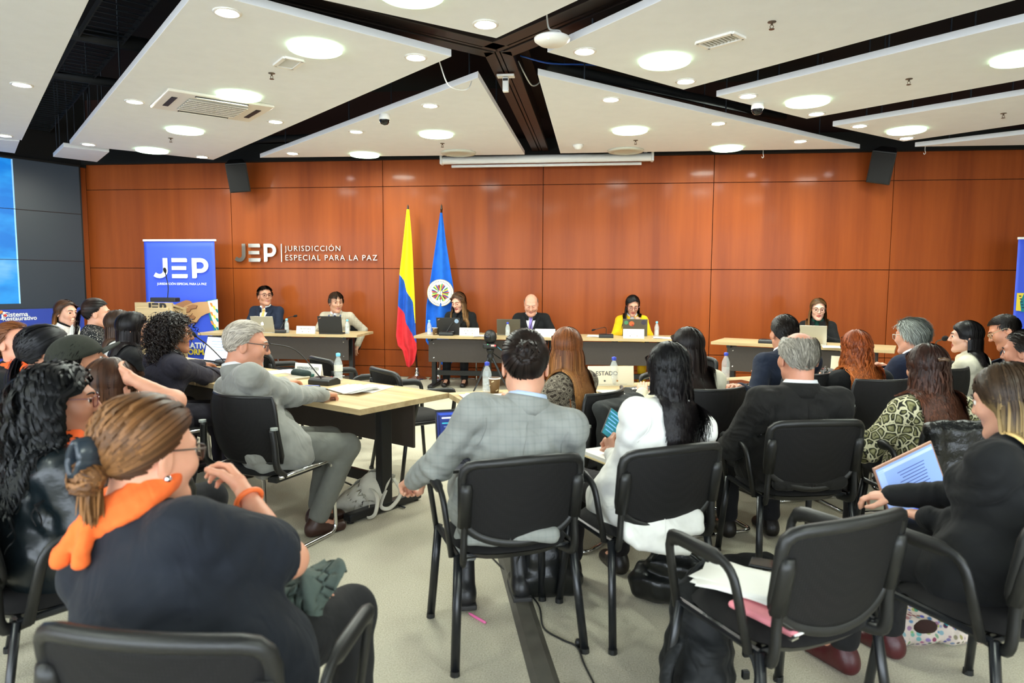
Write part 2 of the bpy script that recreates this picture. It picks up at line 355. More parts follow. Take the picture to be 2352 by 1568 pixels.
for k, (px, py) in enumerate(big):
    p = cp(px, py); rad = .19
    if proto is None:
        proto = empty('round_ceiling_lamp', '', 'ceiling lamp')
        MB().lathe([(rad+.004, .002), (rad+.006, -.022), (rad-.002, -.027), (rad-.010, -.024)], 32).build('rim', m_rim, proto, smooth=True)
        MB().lathe([(rad-.009, -.0235), (rad*.6, -.0245), (.001, -.025)], 32).build('diffuser', m_lampb, proto, smooth=True)
        e = proto
    else: e = dup(proto)
    e.location = p; tag(e, 'large round bright ceiling lamp '+blabs[k], 'ceiling lamp', 'large round ceiling lamps')
proto = None
slabs = ['top centre of the cassette board', 'at the right corner of the cassette board', 'left of the cassette grille', 'right of the cassette grille', 'at the far left corner of the cassette board', 'at the far right corner of the cassette board', 'on the upper left board', 'at the left picture edge', 'top of the flags board', 'middle left of the flags board', 'far left corner of the flags board', 'on the nearest board above the crossing', 'beside the hanging access point', 'at the far corner of the large right board', 'top of the board right of the central beam', 'middle of the board right of the central beam', 'far right end of the board right of the beam', 'left corner of the dome camera board', 'far corner of the dome camera board', 'left corner of the board above the right loudspeaker', 'far corner of the board above the right loudspeaker']
for k, (px, py) in enumerate(small):
    p = cp(px, py)
    if proto is None:
        proto = empty('downlight', '', 'downlight')
        MB().lathe([(.058, .002), (.09, .002), (.09, -.006), (.074, -.01), (.06, -.002)], 24).build('trim_ring', m_ring, proto, smooth=True)
        MB().lathe([(.062, -.004), (.03, -.012), (.001, -.014)], 20).build('bulb', m_lamps, proto, smooth=True); e = proto
    else: e = dup(proto)
    e.location = p; tag(e, 'small round downlight '+slabs[k], 'downlight', 'small ceiling downlights')
# unseen lamps added for light balance, above and behind the camera
for k, (x, y) in enumerate([(-5.5, 1.5), (-3, .2), (1.8, .6), (4.5, 2.), (-6.5, -2), (-2.4, -2), (1.6, -2.2), (5.2, -1.6)]):
    e = dup(bpy.data.objects['round_ceiling_lamp']); e.location = (x, y, ZP)
    tag(e, 'unseen round ceiling lamp added behind the camera for light balance', 'ceiling lamp', 'added lamps behind the camera')
for k, (x, y, w, d) in enumerate([(-5.2, .2, 5, 5.2), (3.6, -.4, 6.5, 4.2), (-1, -2.9, 4, 2.4)]):
    pass
m_spr = mat('sprinkler_brass', '#6b5d52', .35, .8); proto = None
for k, ((px, py), lab) in enumerate(zip([(624, 168), (392, 317), (1016, 329), (1773, 50), (2088, 181), (1460, 322), (2305, 260)], ['near the square grille', 'at the far end of the cassette board', 'on the flags board', 'on the large right board', 'on the dome camera board', 'on the board right of the central beam', 'at the far right picture edge'])):
    if proto is None:
        proto = empty('fire_sprinkler', '', 'sprinkler')
        MB().lathe([(.001, 0), (.028, 0), (.028, -.004), (.008, -.007), (.007, -.022), (.001, -.023)], 14).build('escutcheon', m_spr, proto, smooth=True)
        b = MB()
        for s in (-1, 1): b.tube([(s*.005, 0, -.02), (s*.012, 0, -.032), (s*.003, 0, -.048)], .0025, 5)
        b.build('frame_arm', m_spr, proto); MB().lathe([(.001, -.046), (.018, -.046), (.018, -.050), (.001, -.050)], 12).build('deflector', m_spr, proto); e = proto
    else: e = dup(proto)
    e.location = cp(px, py); tag(e, 'small metal fire sprinkler '+lab, 'sprinkler', 'fire sprinklers on the ceiling boards')
# air conditioning cassette
qa = [cp(*p, ZP-.02) for p in ((343, 244), (388, 208), (628, 243), (577, 281))]; cc = sum(qa)/4; ux = vnorm(qa[2]-qa[1]+qa[3]-qa[0]); ang = math.atan2(ux[1], ux[0])
Lx = (np.linalg.norm(qa[2]-qa[1])+np.linalg.norm(qa[3]-qa[0]))/2; Ly = .80
e = empty('air_conditioner_cassette', 'white square ceiling air conditioning cassette with grille and slots', 'air conditioner', (cc[0], cc[1], ZP), ang)
m_ac = mat('ac_white', '#e2ddd0', .4); MB().box((0, 0, -.014), (Lx, Ly, .03)).build('panel', m_ac, e, bevel=.012)
gb = MB().box((0, 0, -.034), (Lx*.56, Ly*.62, .008)).build('intake_grille', mat('grille_dark', '#a3a19b', .5), e)
for k in range(7): MB().box((0, -Ly*.28+k*Ly*.56/6, -.041), (Lx*.56, .012, .008)).build('louvre', m_ac, e)
b = MB()
for k in range(40): b.box((-Lx*.27+k*Lx*.54/39, 0, -.04), (.005, Ly*.6, .004))
b.build('grille_bar', mat('grille_bar', '#c5c3bc', .4), e, kind='stuff')
for c, d in (((0, Ly*.43, -.03), (Lx*.5, .035, .006)), ((0, -Ly*.43, -.03), (Lx*.5, .035, .006)), ((-Lx*.40, 0, -.03), (.05, Ly*.5, .006)), ((Lx*.40, 0, -.03), (.05, Ly*.5, .006))): MB().box(c, d).build('air_slot', mat('slot_black', '#0d0d0d', .6), e)
for c, d in (((0, Ly*.425, -.036), (Lx*.48, .02, .006)), ((0, -Ly*.425, -.036), (Lx*.48, .02, .006))): MB().box(c, d, rotx(.5)).build('vane', m_ac, e)
def grille(pts, lab, n, solid=False):
    q = [cp(*p) for p in pts]; c = sum(q)/4; ux = vnorm(q[1]-q[0]); L = np.linalg.norm(q[1]-q[0]); w = np.linalg.norm(np.cross(ux, q[3]-q[0]))
    e = empty('air_grille', lab, 'air vent', (c[0], c[1], ZP), math.atan2(ux[1], ux[0]))
    for s in (-1, 1): MB().box((0, s*w/2, -.008), (L, .03, .016)).build('frame', m_white, e); MB().box((s*L/2, 0, -.008), (.03, w, .016)).build('frame', m_white, e)
    MB().box((0, 0, .002), (L, w, .006)).build('backing', mat('vent_grey', '#b9b5ab', .6), e)
    b = MB()
    for k in range(n): b.box((0, -w/2+(k+.5)*w/n, -.006), (L, .008, .01), rotx(.5))
    b.build('slat', mat('vent_slat', '#d2cec4', .5), e, kind='stuff')
grille([(630, 148), (672, 156), (697, 138), (655, 130)], 'square ceiling air grille near the large lamp', 12)
grille([(1602, 98), (1630, 110), (1708, 83), (1680, 72)], 'rectangular ceiling air grille on the large right board', 10)
for (px, py, lab) in ((1053, 350, 'flat oval vent at the far end of the flags board'), (1437, 345, 'flat oval vent beside the sprinkler right of the beam')):
    e = empty('round_vent', lab, 'air vent', cp(px, py)); MB().lathe([(.001, 0), (.24, 0), (.23, -.02), (.16, -.03), (.15, -.015), (.08, -.03), (.001, -.02)], 28).build('diffuser', mat('vent_pale', '#c9cbbd', .5), e, smooth=True)
e = empty('smoke_detector', 'small white smoke detector right of the central beam', 'smoke detector', cp(1328, 333)); MB().lathe([(.001, 0), (.07, 0), (.07, -.02), (.05, -.035), (.045, -.055), (.001, -.06)], 18).build('housing', m_white, e, smooth=True)
for px, py, lab in ((883, 263, 'dome camera with black bubble on the flags board'), (1740, 238, 'dome camera with black bubble on the right board')):
    e = empty('dome_camera', lab, 'security camera', cp(px, py)); MB().lathe([(.001, 0), (.055, 0), (.06, -.05), (.055, -.055)], 18).build('housing', m_white, e, smooth=True)
    MB().lathe([(.055, -.05), (.052, -.075), (.035, -.1), (.001, -.11)], 18).build('bubble', mat('smoked_dome', '#0b0c0e', .08), e, smooth=True)
# access point on a cord, clamp device on the beam
p = cp(1268, 95, 3.16); e = empty('wireless_access_point', 'white oval access point hanging on a cord below the boards', 'access point', p)
MB().lathe([(.001, -.02), (.09, -.02), (.125, .005), (.128, .02), (.1, .035), (.001, .04)], 30).build('housing', m_white, e, smooth=True)
MB().tube(smoothpath([(0.06, .02, .04), (.05, .03, .08), (-.02, .05, .10), (-.04, .06, .17), (-.05, .06, .3)]), .007, 6).build('cord', m_white, e, smooth=True)
MB().ball((-.02, -.10, -.012), .006, 8, 6).build('status_light', mat('led_blue', '#bfe0ff', .4, emit='#a8d4ff', es=4), e)
p = cp(1162, 172, 3.34); e = empty('ceiling_sensor', 'small white box sensor clamped under the central beam', 'sensor', p)
MB().box((0, 0, -.01), (.16, .08, .02)).build('clamp_plate', m_white, e, bevel=.004); MB().box((0, -.01, -.09), (.055, .05, .13)).build('housing', m_white, e, bevel=.008); MB().box((0, -.037, -.05), (.045, .004, .02)).build('lens', m_black, e)
def cable(name, pts, r, m, lab, n=6):
    return tag(MB().tube(smoothpath(pts, n), r, 6).build(name, m, smooth=True), lab, 'cable')
m_cordw = mat('cord_white', '#d8d6cf', .5)
cable('hanging_cord', [cp(998, 97, 3.4), cp(1012, 150, 3.25), cp(1030, 195, 3.1), cp(1060, 207, 3.08), cp(1078, 200, 3.12), cp(1088, 170, 3.3)], .006, m_cordw, 'thin white cord looping below the flags board')
cable('blue_cable', [cp(1195, 128, 3.5), cp(1260, 145, 3.45), cp(1330, 148, 3.45), cp(1380, 150, 3.5)], .008, mat('cable_blue', '#2d5fc0', .5), 'blue network cable in the gap right of the crossing')
cable('grey_cable', [cp(1190, 140, 3.5), cp(1205, 170, 3.4), cp(1222, 196, 3.35), cp(1238, 190, 3.4), cp(1240, 175, 3.5)], .007, m_cordw, 'grey cable drooping beside the central beam')
for px, py, lab in ((1753, 345, 'tiny wire hook below the right board'), (2125, 336, 'short white thread at the far right board corner')):
    p = cp(px, py, ZP); cable('wire_hook', [p, p+[0, 0, -.05], p+[.01, 0, -.08], p+[-.005, 0, -.1], p+[-.015, 0, -.08]], .003, m_cordw, lab)
# projection screen casing
a, b_ = hy(1013, 372, 9.95), hy(1500, 368, 9.95); L = b_[0]-a[0]; e = empty('projection_screen', 'rolled white projection screen casing above the back wall', 'projection screen', ((a[0]+b_[0])/2, 9.95, 3.17))
MB().tube([(-L/2, 0, .055), (L/2, 0, .055)], .058, 12).build('casing', m_white, e, smooth=True, bevel=.004)
for s in (-1, 1): MB().box((s*(L/2-.01), 0, .06), (.035, .13, .13)).build('end_cap', m_white, e, bevel=.006); MB().box((s*(L/2-.1), .08, .13), (.04, .1, .03)).build('bracket', m_white, e)
MB().tube([(-L/2+.16, -.01, -.035), (L/2-.16, -.01, -.035)], .02, 8).build('weight_bar', m_white, e, smooth=True)
# loudspeakers on the wall
for (px, py, rz, tl, lab) in ((547, 404, R(24), R(16), 'black loudspeaker mounted high left of the flags'), (2028, 380, R(-28), R(16), 'black loudspeaker mounted high on the right')):
    p = hy(px, py, 9.88); e = empty('loudspeaker', lab, 'loudspeaker', (p[0], 9.88, p[2]), rz)
    rt = roty(-.12 if px < 1000 else .22)@rotx(tl+.12); MB().prism([(-.16, .14), (-.10, -.13), (.10, -.13), (.16, .14)][::-1] if False else [(-.10, .14), (-.15, -.12), (.15, -.12), (.10, .14)], .44, ((0, 0, -.22), (1, 0, 0), (0, 1, 0), (0, 0, 1))).xf(rt).build('cabinet', m_black, e, bevel=.012)
    MB().box((0, -.125, 0), (.27, .012, .40)).xf(rt).build('grille', mat('speaker_cloth', '#1c1d1d', .9, bump=.4, bscale=400), e, bevel=.01)
    MB().box((0, .0, .2), (.1, .1, .02)).xf(rt).build('top_plate', m_black, e)
    MB().tube([(0, .08, .1), (0, .14, .2)], .02, 8).build('bracket', m_black, e)
# added lamps behind the camera hang in boards too
for k, (x0, x1, y0, y1) in enumerate([(-8.5, -1.2, -4, 1.9), (.8, 8, -4, 2.6)]):
    e = empty('ceiling_board', 'white ceiling board behind the camera', 'ceiling board', (0, 0, 0), group='boards behind the camera')
    MB().box(((x0+x1)/2, (y0+y1)/2, ZP+.035), (x1-x0, y1-y0, .05)).build('board', m_panel, e)
# ================================================================ SIGNS, BANNERS, FLAGS
def strip(path, w):
    P = np.asarray(path, float); T = np.gradient(P, axis=0); T /= np.linalg.norm(T, axis=1, keepdims=True)+1e-9
    n = np.stack([-T[:, 1], T[:, 0]], 1)*w/2; return np.concatenate([P+n, (P-n)[::-1]])[::-1]
def jep_parts():
    J = strip([(.49, 1), (.49, .6)]+[(.22+.27*math.cos(a), .38+.28*math.sin(a)) for a in np.linspace(0, -PI/2, 9)]+[(.12, .12), (0, .19)], .21)
    E_ = [[(.78, .8), (1.47, .8), (1.47, .95), (1.42, 1), (.78, 1)], [(.78, .41), (1.42, .41), (1.42, .6), (.78, .6)], [(.78, 0), (1.44, 0), (1.48, .06), (1.48, .2), (.78, .2)]]
    P1 = [(1.68, 0), (1.84, 0), (1.89, .05), (1.89, .92), (1.68, .92)]
    P2 = strip([(1.68, .9), (2.05, .9)]+[(2.06+.25*math.cos(a), .635+.265*math.sin(a)) for a in np.linspace(PI/2, -PI/2, 12)]+[(2.05, .37), (1.8, .37)], .2)
    return [J], E_, [P1, P2]
def jep(parent, o, ex, ey, h, m, th=.02, sx=1.):
    ex, ey = vnorm(ex)*h*sx, vnorm(ey)*h; ez = vnorm(np.cross(ex, ey))
    for nm, polys in zip('JEP', jep_parts()):
        b = MB()
        for i, p in enumerate(polys): b.prism(p, th*(1+.03*i), (o, ex, ey, ez))
        b.build('letter', m, parent)
m_brush = mat('brushed_steel', '#b9b3a4', .3, .9, var=.06, bscale=200, scale=(.05, 1, 1))
s0 = hy(545, 601, WALL_Y); e = empty('wall_sign', 'brushed steel JEP JURISDICCIÓN ESPECIAL PARA LA PAZ lettering on the back wall', 'sign', (s0[0], WALL_Y-.03, s0[2]))
hh = hy(545, 560, WALL_Y)[2]-s0[2]; jep(e, (0, 0, 0), (1, 0, 0), (0, 0, 1), hh, m_brush, .022)
pxm = (hy(868, 590, WALL_Y)[0]-hy(545, 590, WALL_Y)[0])/(868-545)
MB().box(((652-545)*pxm, -.01, hh*.49), (.014, .02, hh*1.0)).build('divider_bar', m_brush, e)
w1 = (787-660)*pxm; w2 = (868-660)*pxm; xo = (660-545)*pxm
text_mesh('lettering', 'JURISDICCIÓN', .115, m_brush, e, (xo+w1/2, 0, hh*.72), (1, 0, 0), (0, 0, 1), .01, width=w1, bold=-.0008, spacing=1.2)
text_mesh('lettering', 'ESPECIAL PARA LA PAZ', .115, m_brush, e, (xo+w2/2, 0, hh*.21), (1, 0, 0), (0, 0, 1), .01, width=w2, bold=-.0008, spacing=1.2)
m_blue = mat('banner_blue', '#3a57d8', .55, var=.03, bscale=2); m_print_w = mat('print_white', '#eef0ea', .6); m_print_g = mat('print_grey', '#c9d3d0', .6)
m_h1 = mat('print_brown', '#a9764f', .6); m_h2 = mat('print_tan', '#c79a6a', .6); m_teal = mat('print_teal', '#15808a', .6); m_yel = mat('print_yellow', '#e8cf3c', .6); m_org = mat('print_orange', '#e2873b', .6); m_dkt = mat('print_dark_teal', '#0c3b4a', .6)
def banner(pxl, pxr, pyt, Y, lab, full=True):
    a, b = hy(pxl, pyt, Y), hy(pxr, pyt, Y); w = b[0]-a[0]; h = a[2]
    e = empty('roll_up_banner', lab, 'banner', ((a[0]+b[0])/2, Y, 0))
    MB().box((0, 0, .045), (w+.02, .16, .09)).build('base_cassette', m_chrome, e, bevel=.02)
    MB().box((0, 0, h), (w, .03, .03)).build('top_rail', m_white, e, bevel=.005)
    MB().tube([(0, .05, .08), (0, .03, h-.02)], .012, 6).build('support_pole', m_chrome, e)
    MB().sheet(lambda u, v: (-w/2*.985+u*w*.97, .006*math.sin(u*9)*v*(1-v)*4, h-v*(h-.08)), 22, 20).build('print_sheet', m_blue, e, smooth=True, thick=.002)
    U = w/167.
    def q(px, py, d=.004): return np.array([(px-412.5)*U, -.012-d, h-(py-551)*U*1.0])
    def poly(name, pts, m, d):
        o = q(0, 0, d); pts2 = [(float(q(*p)[0]), float(q(*p)[2])) for p in pts]
        ar = sum(pts2[i][0]*pts2[(i+1) % len(pts2)][1]-pts2[(i+1) % len(pts2)][0]*pts2[i][1] for i in range(len(pts2)))
        if ar < 0: pts2 = pts2[::-1]
        MB().prism(pts2, -.001, ((0, o[1], 0), (1, 0, 0), (0, 0, 1), (0, 1, 0))).build(name, m, e)
    jep(e, q(354, 632), (1, 0, 0), (0, 0, 1), 43*U, m_print_w, .002, 1.2)
    for nm, pts in (('letter_fold', [(355, 624), (360, 631), (370, 632), (376, 627), (370, 626), (362, 626)]), ('letter_fold', [(421, 631), (430, 631), (430, 625), (426, 624)]), ('letter_fold', [(442, 631), (448, 631), (450, 622), (446, 620)])): poly(nm, pts, m_print_g, .006)
    text_mesh('lettering', 'JURISDICCIÓN ESPECIAL PARA LA PAZ', .04, m_print_w, e, q(416, 644.5), (1, 0, 0), (0, 0, 1), .0005, width=114*U, bold=.0006, uni=True)
    # handshake illustration
    poly('printed_sleeve', [(334, 684), (372, 687), (392, 693), (388, 722), (350, 730), (334, 726)], m_teal, .001)
    poly('printed_cuff_band', [(334, 684), (350, 684), (342, 706), (346, 728), (334, 727)], m_yel, .002)
    for k in range(5): poly('sleeve_motif', [(338+k*2, 690+k*7), (344+k*2, 690+k*7), (344+k*2, 693+k*7), (340+k*2, 693+k*7)], m_dkt, .003)
    dk = mat('print_outline', '#6e4529', .6)
    poly('printed_hand', [(378, 696), (396, 690), (410, 684), (424, 679), (432, 680), (438, 684), (440, 690), (434, 693), (426, 693), (432, 700), (428, 708), (414, 712), (396, 712), (384, 712)], m_h1, .003)
    poly('printed_hand', [(420, 692), (436, 686), (452, 683), (472, 682), (484, 684), (484, 704), (470, 708), (458, 714), (450, 722), (442, 728), (434, 729), (428, 724), (430, 716), (422, 714), (418, 706), (414, 700)], m_h2, .005)
    for k, (x, y) in enumerate(((418, 700), (421, 708), (428, 716), (434, 722))): poly('printed_finger', [(x, y), (x+12, y-5), (x+17, y-1), (x+13, y+4), (x+4, y+6)], m_h2 if k % 2 else m_h1, .006); poly('finger_outline', [(x+2, y+6), (x+13, y+4), (x+17, y-1), (x+18, y), (x+14, y+5.5), (x+3, y+7.5)], dk, .007)
    poly('printed_thumb', [(426, 692), (440, 688), (450, 690), (447, 696), (434, 698)], m_h1, .007); poly('thumb_outline', [(434, 698), (447, 696), (450, 690), (451, 691), (448, 697.5), (434, 699.5)], dk, .008)
    poly('printed_sleeve', [(470, 680), (497, 676), (497, 760), (488, 748), (478, 720)], m_teal, .004)
    poly('printed_sleeve_lining', [(474, 681), (497, 677), (497, 752), (490, 738), (481, 714)], mat('print_ivory', '#e9e4cf', .6), .006)
    for k in range(9):
        x, y = 479+(k % 3)*6, 684+k*6.5; poly('sleeve_motif', [(x, y), (x+5, y+1), (x+7, y+8), (x+4, y+9), (x+1, y+4)], (m_org, m_yel, m_teal)[k % 3], .008)
    if full:
        text_mesh('lettering', 'RESTAURATIVA', .1, m_print_w, e, q(418, 778), (1, 0, 0), (0, 0, 1), .0005, width=120*U, bold=.004)
        text_mesh('lettering', 'TRANSFORMA', .1, m_yel, e, q(418, 792), (1, 0, 0), (0, 0, 1), .0005, width=110*U, bold=.004)
    return e
banner(329, 496, 552, 9.55, 'blue roll-up banner with white JEP letters and a handshake print')
banner(2338, 2510, 547, 9.55, 'blue roll-up banner cut by the right picture edge')
# flags
def edge_fn(pts):
    ys = [p[1] for p in pts]; xs = [p[0] for p in pts]; return lambda y: float(np.interp(y, ys, xs))
m_fy, m_fb, m_fr = fabric('flag_yellow', '#f5e21c', wr=.25), fabric('flag_blue', '#1f55b4', wr=.25), fabric('flag_red', '#d9343c', wr=.25); m_fo = fabric('flag_azure', '#1c63c8', wr=.25)
m_polew = wood('pole_wood', '#2b1a12', '#4a2c1c', 'Z', 2, .35)
def flag(lab, top, base, le, re, y0, y1, cut, mats, nf, ph):
    Y = 9.98; B = hy(base[0], base[1], Y); T = hy(top[0], top[1], Y); e = empty('flag_on_stand', lab, 'flag', (B[0], Y, 0))
    MB().lathe([(.001, 0), (.15, 0), (.15, .012), (.12, .03), (.05, .05), (.03, .09), (.036, .1), (.03, .115), (.028, .17), (.018, .18), (.001, .18)], 24).build('chrome_base', m_chrome, e, smooth=True)
    tx = T[0]-B[0]; MB().tube([(0, 0, .1), (tx, 0, T[2])], .014, 10).build('pole', m_polew, e, smooth=True)
    MB().lathe([(.001, 0), (.016, 0), (.02, .01), (.012, .03), (.015, .05), (.001, .085)], 12, (tx, 0, T[2]-.01)).build('finial', mat('finial_dark', '#3a3028', .4, .4), e, smooth=True)
    L, Rr = edge_fn(le), edge_fn(re); nu, nv = 56, 150; b = MB()
    def P(u, v):
        y = y0+(y1(u)-y0)*v; x = L(y)+(Rr(y)-L(y))*u; p = hy(x, y, Y); w = abs(Rr(y)-L(y))/45.
        return np.array([p[0]-B[0], -.035-.035*w*(1+math.sin(u*nf*2*PI+ph+v*1.2))+.03*(u-.5)**2, p[2]])
    b.sheet(lambda u, v: P(u, v), nu, nv)
    mm = []
    for j in range(nv-1):
        for i in range(nu-1):
            u = (i+.5)/(nu-1); v = (j+.5)/(nv-1); y = y0+(y1(u)-y0)*v; mm.append(cut(u, y))
    b.m = mm; b.build('cloth', mats, e, smooth=True, thick=.006); return e, B
leC = [(936, 480), (930, 540), (924, 600), (921, 629), (918, 702), (914, 770), (918, 792), (928, 803), (934, 830), (937, 846)]; reC = [(941, 480), (947, 540), (951, 600), (956, 690), (958, 745), (961, 800), (956, 825), (951, 835), (948, 846)]
yb = lambda u: float(np.interp(u, [0, .3, .45, .55, .85, 1], [629, 646, 662, 672, 694, 744])); br = lambda u: float(np.interp(u, [0, .4, .5, .8, 1], [702, 722, 740, 772, 786]))
flag('yellow, blue and red flag draped on a wooden pole', (937, 481), (958, 868), leC, reC, 481, lambda u: 843-10*abs(u-.35)-12*(u > .7)*(u-.7), lambda u, y: 0 if y < yb(u) else (1 if y < br(u) else 2), [m_fy, m_fb, m_fr], 2.0, .5)
leO = [(1012, 490), (1003, 560), (992, 640), (983, 700), (980, 760), (981, 782), (989, 795), (1000, 815), (1012, 830), (1018, 845)]; reO = [(1017, 490), (1026, 560), (1036, 620), (1043, 660), (1049, 720), (1050, 780), (1046, 810), (1040, 830), (1036, 845)]
e, B = flag('blue flag with round white emblem draped on a wooden pole', (1014, 480), (1008, 868), leO, reO, 489, lambda u: 842-16*abs(u-.4), lambda u, y: 0, [m_fo], 1.5, 2.2)
c = hy(1016, 672, 9.98); r0 = 30.5*9.98/F_PX*1.0; em = MB().lathe([(.001, 0), (r0, 0), (r0, .004), (.001, .004)], 40, rot=rotx(-PI/2)).build('emblem_disc', mat('emblem_white', '#eeecdd', .7), e, loc=(c[0]-B[0], -.135, c[2]))
MB().lathe([(r0*.985, -.001), (r0*1.02, -.001), (r0*1.02, .006), (r0*.985, .006)], 40, rot=rotx(-PI/2)).build('emblem_border', mat('emblem_gold', '#b9a65a', .6), em)
b = MB()
for k in range(44):
    a = k/44*2*PI; d = np.array([math.cos(a), 0, math.sin(a)]); b.box(d*r0*.86+[0, -.006, 0], (.005, .004, .022), roty(PI/2-a))
b.build('emblem_petal', mat('emblem_dark', '#30354a', .7), em, kind='stuff')
cols = ['#b5302f', '#27418f', '#e0b93a', '#2f7a44', '#f0efe6', '#1d2f6b', '#c93b3b', '#3c8a4e', '#e5c84a', '#222222']
for k in range(34):
    a = k/34*2*PI+.05; r1, r2 = r0*random.uniform(.10, .3), r0*random.uniform(.6, .72); d = np.array([math.cos(a), 0, math.sin(a)])
    if abs(a-1.5*PI) < .25: r2 = r0*.5
    MB().box(d*(r1+r2)/2+[0, -.006-.0005*(k % 3), 0], (.016, .003, r2-r1), roty(PI/2-a)).build('emblem_flag', mat('em_'+cols[k % 10][1:], cols[k % 10], .7), em)
MB().tube([(0, -.008, -r0*.7), (0, -.008, r0*.25)], .003, 5).build('emblem_stem', MATS['emblem_dark'], em)
# ---------------- video wall on the slanted left wall
D0 = .12
sR, zT = wl_s(181, 383, D0); _, zB = wl_s(193, 707, D0); sB, _ = wl_s(36, 560, D0)
e = empty('video_wall', 'video wall of black screens, reflection painted as grey glow, bright blue picture on its left', 'video wall', (0, 0, 0))
m_scr = mat('screen_painted_reflection', '#2c3238', .28, emit='#4b5663', es=.22); m_scrb = NT('screen_blue'); tt = m_scrb  # weak grey emission stands in for room light reflected on the black screens
v = tt.coord((1, 1, 2.2)); f = tt.noise(v, 1.6, 3); rr = tt.ramp(f, [(.35, lin('#0a7fe0')), (.55, lin('#2aa3f5')), (.72, lin('#7cc6f8'))]); tt.l(rr.outputs[0], tt.b.inputs['Emission Color']); tt.b.inputs['Emission Strength'].default_value = 1.0; tt.b.inputs['Base Color'].default_value = (0, .02, .05, 1); m_scrb = tt.m
ph = (zT-zB)/3; pw = ph*16/9
fr = (lw(0, 0, D0), LD, (0, 0, 1), LN)
for i in range(3):
    for j in range(3):
        s0_, s1_ = sR+i*pw+.003, sR+(i+1)*pw-.003; z0, z1 = zB+j*ph+.003, zB+(j+1)*ph-.003
        MB().prism([(s0_, z0), (s1_, z0), (s1_, z1), (s0_, z1)], -.1, fr).build('screen_unit', m_scr, e)
so, _ = wl_s(30, 430, D0); st, zbt = wl_s(40, 697, D0)
MB().prism([(sB, zbt), (sR+3*pw-.02, zbt), (sR+3*pw-.02, zT-.02), (sB, zT-.02)], .004, fr).build('bright_picture', m_scrb, e)
MB().prism([(sB-.02, zbt), (sB, zbt), (sB, zT-.02), (sB-.02, zT-.02)], .004, fr).build('picture_edge', mat('pic_edge', '#8fc4ee', .5, emit='#8fc4ee', es=.6), e)
for j in (1, 2): MB().prism([(sR, zB+j*ph-.004), (sR+3*pw, zB+j*ph-.004), (sR+3*pw, zB+j*ph+.004), (sR, zB+j*ph+.004)], .006, fr).build('bezel_joint', m_gap, e)
MB().prism([(sR-.03, zB-.03), (sR+3*pw, zB-.03), (sR+3*pw, zT+.03), (sR-.03, zT+.03)], -.12, (lw(0, 0, D0-.02), LD, (0, 0, 1), LN)).build('mounting_frame', m_black, e)
D1 = .22; sK, zK = wl_s(192, 706, D1)
e = empty('printed_backdrop', 'dark blue printed backdrop with Sistema Restaurativo logos under the video wall', 'backdrop', (0, 0, 0)); m_bd = mat('backdrop_blue', '#2b44a8', .6, var=.1, bscale=1.5)
frd = (lw(0, 0, D1), LD, (0, 0, 1), LN); MB().prism([(sK, .0), (sK+5.5, .0), (sK+5.5, zK), (sK, zK)], -.03, frd).build('print_sheet', m_bd, e)
EX = -LD
def bd(px, py): s_, z_ = wl_s(px, py, D1+.003); return lw(s_, z_, D1+.003)
text_mesh('lettering', 'Sistema', .16, m_print_w, e, bd(38, 722), EX, (0, 0, 1), .0005, width=.30, bold=.003, uni=True); text_mesh('lettering', 'Restaurativo', .16, m_print_w, e, bd(46, 731), EX, (0, 0, 1), .0005, width=.44, bold=.003, uni=True)
tb = MB().tube([bd(6, 733), bd(5, 722)], .012, 6); tb.ball(bd(5, 733), (.05, .02, .012)); tb.build('tree_trunk_print', m_print_w, e)
for k, (dx, dy, m) in enumerate(((0, 718, m_org), (9, 719, m_print_w), (12, 724, mat('print_red', '#d93a3a', .6)), (3, 716, m_org), (-3, 722, m_teal))): MB().ball(bd(dx, dy), .022, 8, 6).build('tree_leaf_print', m, e)
for (px, py) in ((172, 720), (69, 761), (168, 762)): text_mesh('lettering', 'ESPECIAL PARA LA PAZ', .07, m_print_w, e, bd(px-18, py), EX, (0, 0, 1), .0005, width=.36, uni=True)
# ---------------- lectern
m_oak = wood('light_oak', '#9a8159', '#cbb48a', 'X', 1.6, .45, .15, .6); m_oakb = wood('light_oak_y', '#ad9874', '#cbb68f', 'Y', 2.2, .45, .15, .5)
p0, p1 = hy(309, 697, 8.8), hy(394, 697, 8.8); w = p1[0]-p0[0]
e = empty('lectern', 'wooden lectern with dark JEP letters in front of the blue banner', 'lectern', ((p0[0]+p1[0])/2, 8.8, 0))
MB().box((0, .0, .56), (w*.84, .04, 1.06)).build('front_panel', m_oak, e, bevel=.004); MB().box((0, .02, 1.09), (w, .04, .14)).build('sign_board', m_oak, e, bevel=.004)
for s in (-1, 1): MB().box((s*w*.4, .2, .54), (.03, .4, 1.08)).build('side_panel', m_oak, e)
MB().box((0, .16, 1.10), (w*.95, .30, .03), rotx(-.25)).build('reading_top', m_oak, e, bevel=.004); MB().box((0, .22, .015), (w, .5, .03)).build('plinth', m_black, e)
jep(e, (-w*.19, -.002, 1.03), (1, 0, 0), (0, 0, 1), .125, mat('letter_dark', '#1d1a18', .5), .012)
def gooseneck(parent, base, tip, mid=None, r=.006, headr=.022, headl=.06):
    base, tip = np.array(base, float), np.array(tip, float); mid = np.array(mid) if mid is not None else base*.5+tip*.5+[0, 0, .06]
    P = smoothpath([base, mid, tip], 8); MB().tube(P, r, 6).build('gooseneck', m_black, parent, smooth=True); d = vnorm(P[-1]-P[-3])
    MB().tube([tip-d*.02, tip, tip+d*headl*.3, tip+d*headl*.8, tip+d*headl], [r*1.2, headr*.8, headr, headr*.9, headr*.3], 10).build('foam_head', mat('foam_black', '#121214', 1, bump=.6, bscale=500), parent, smooth=True)
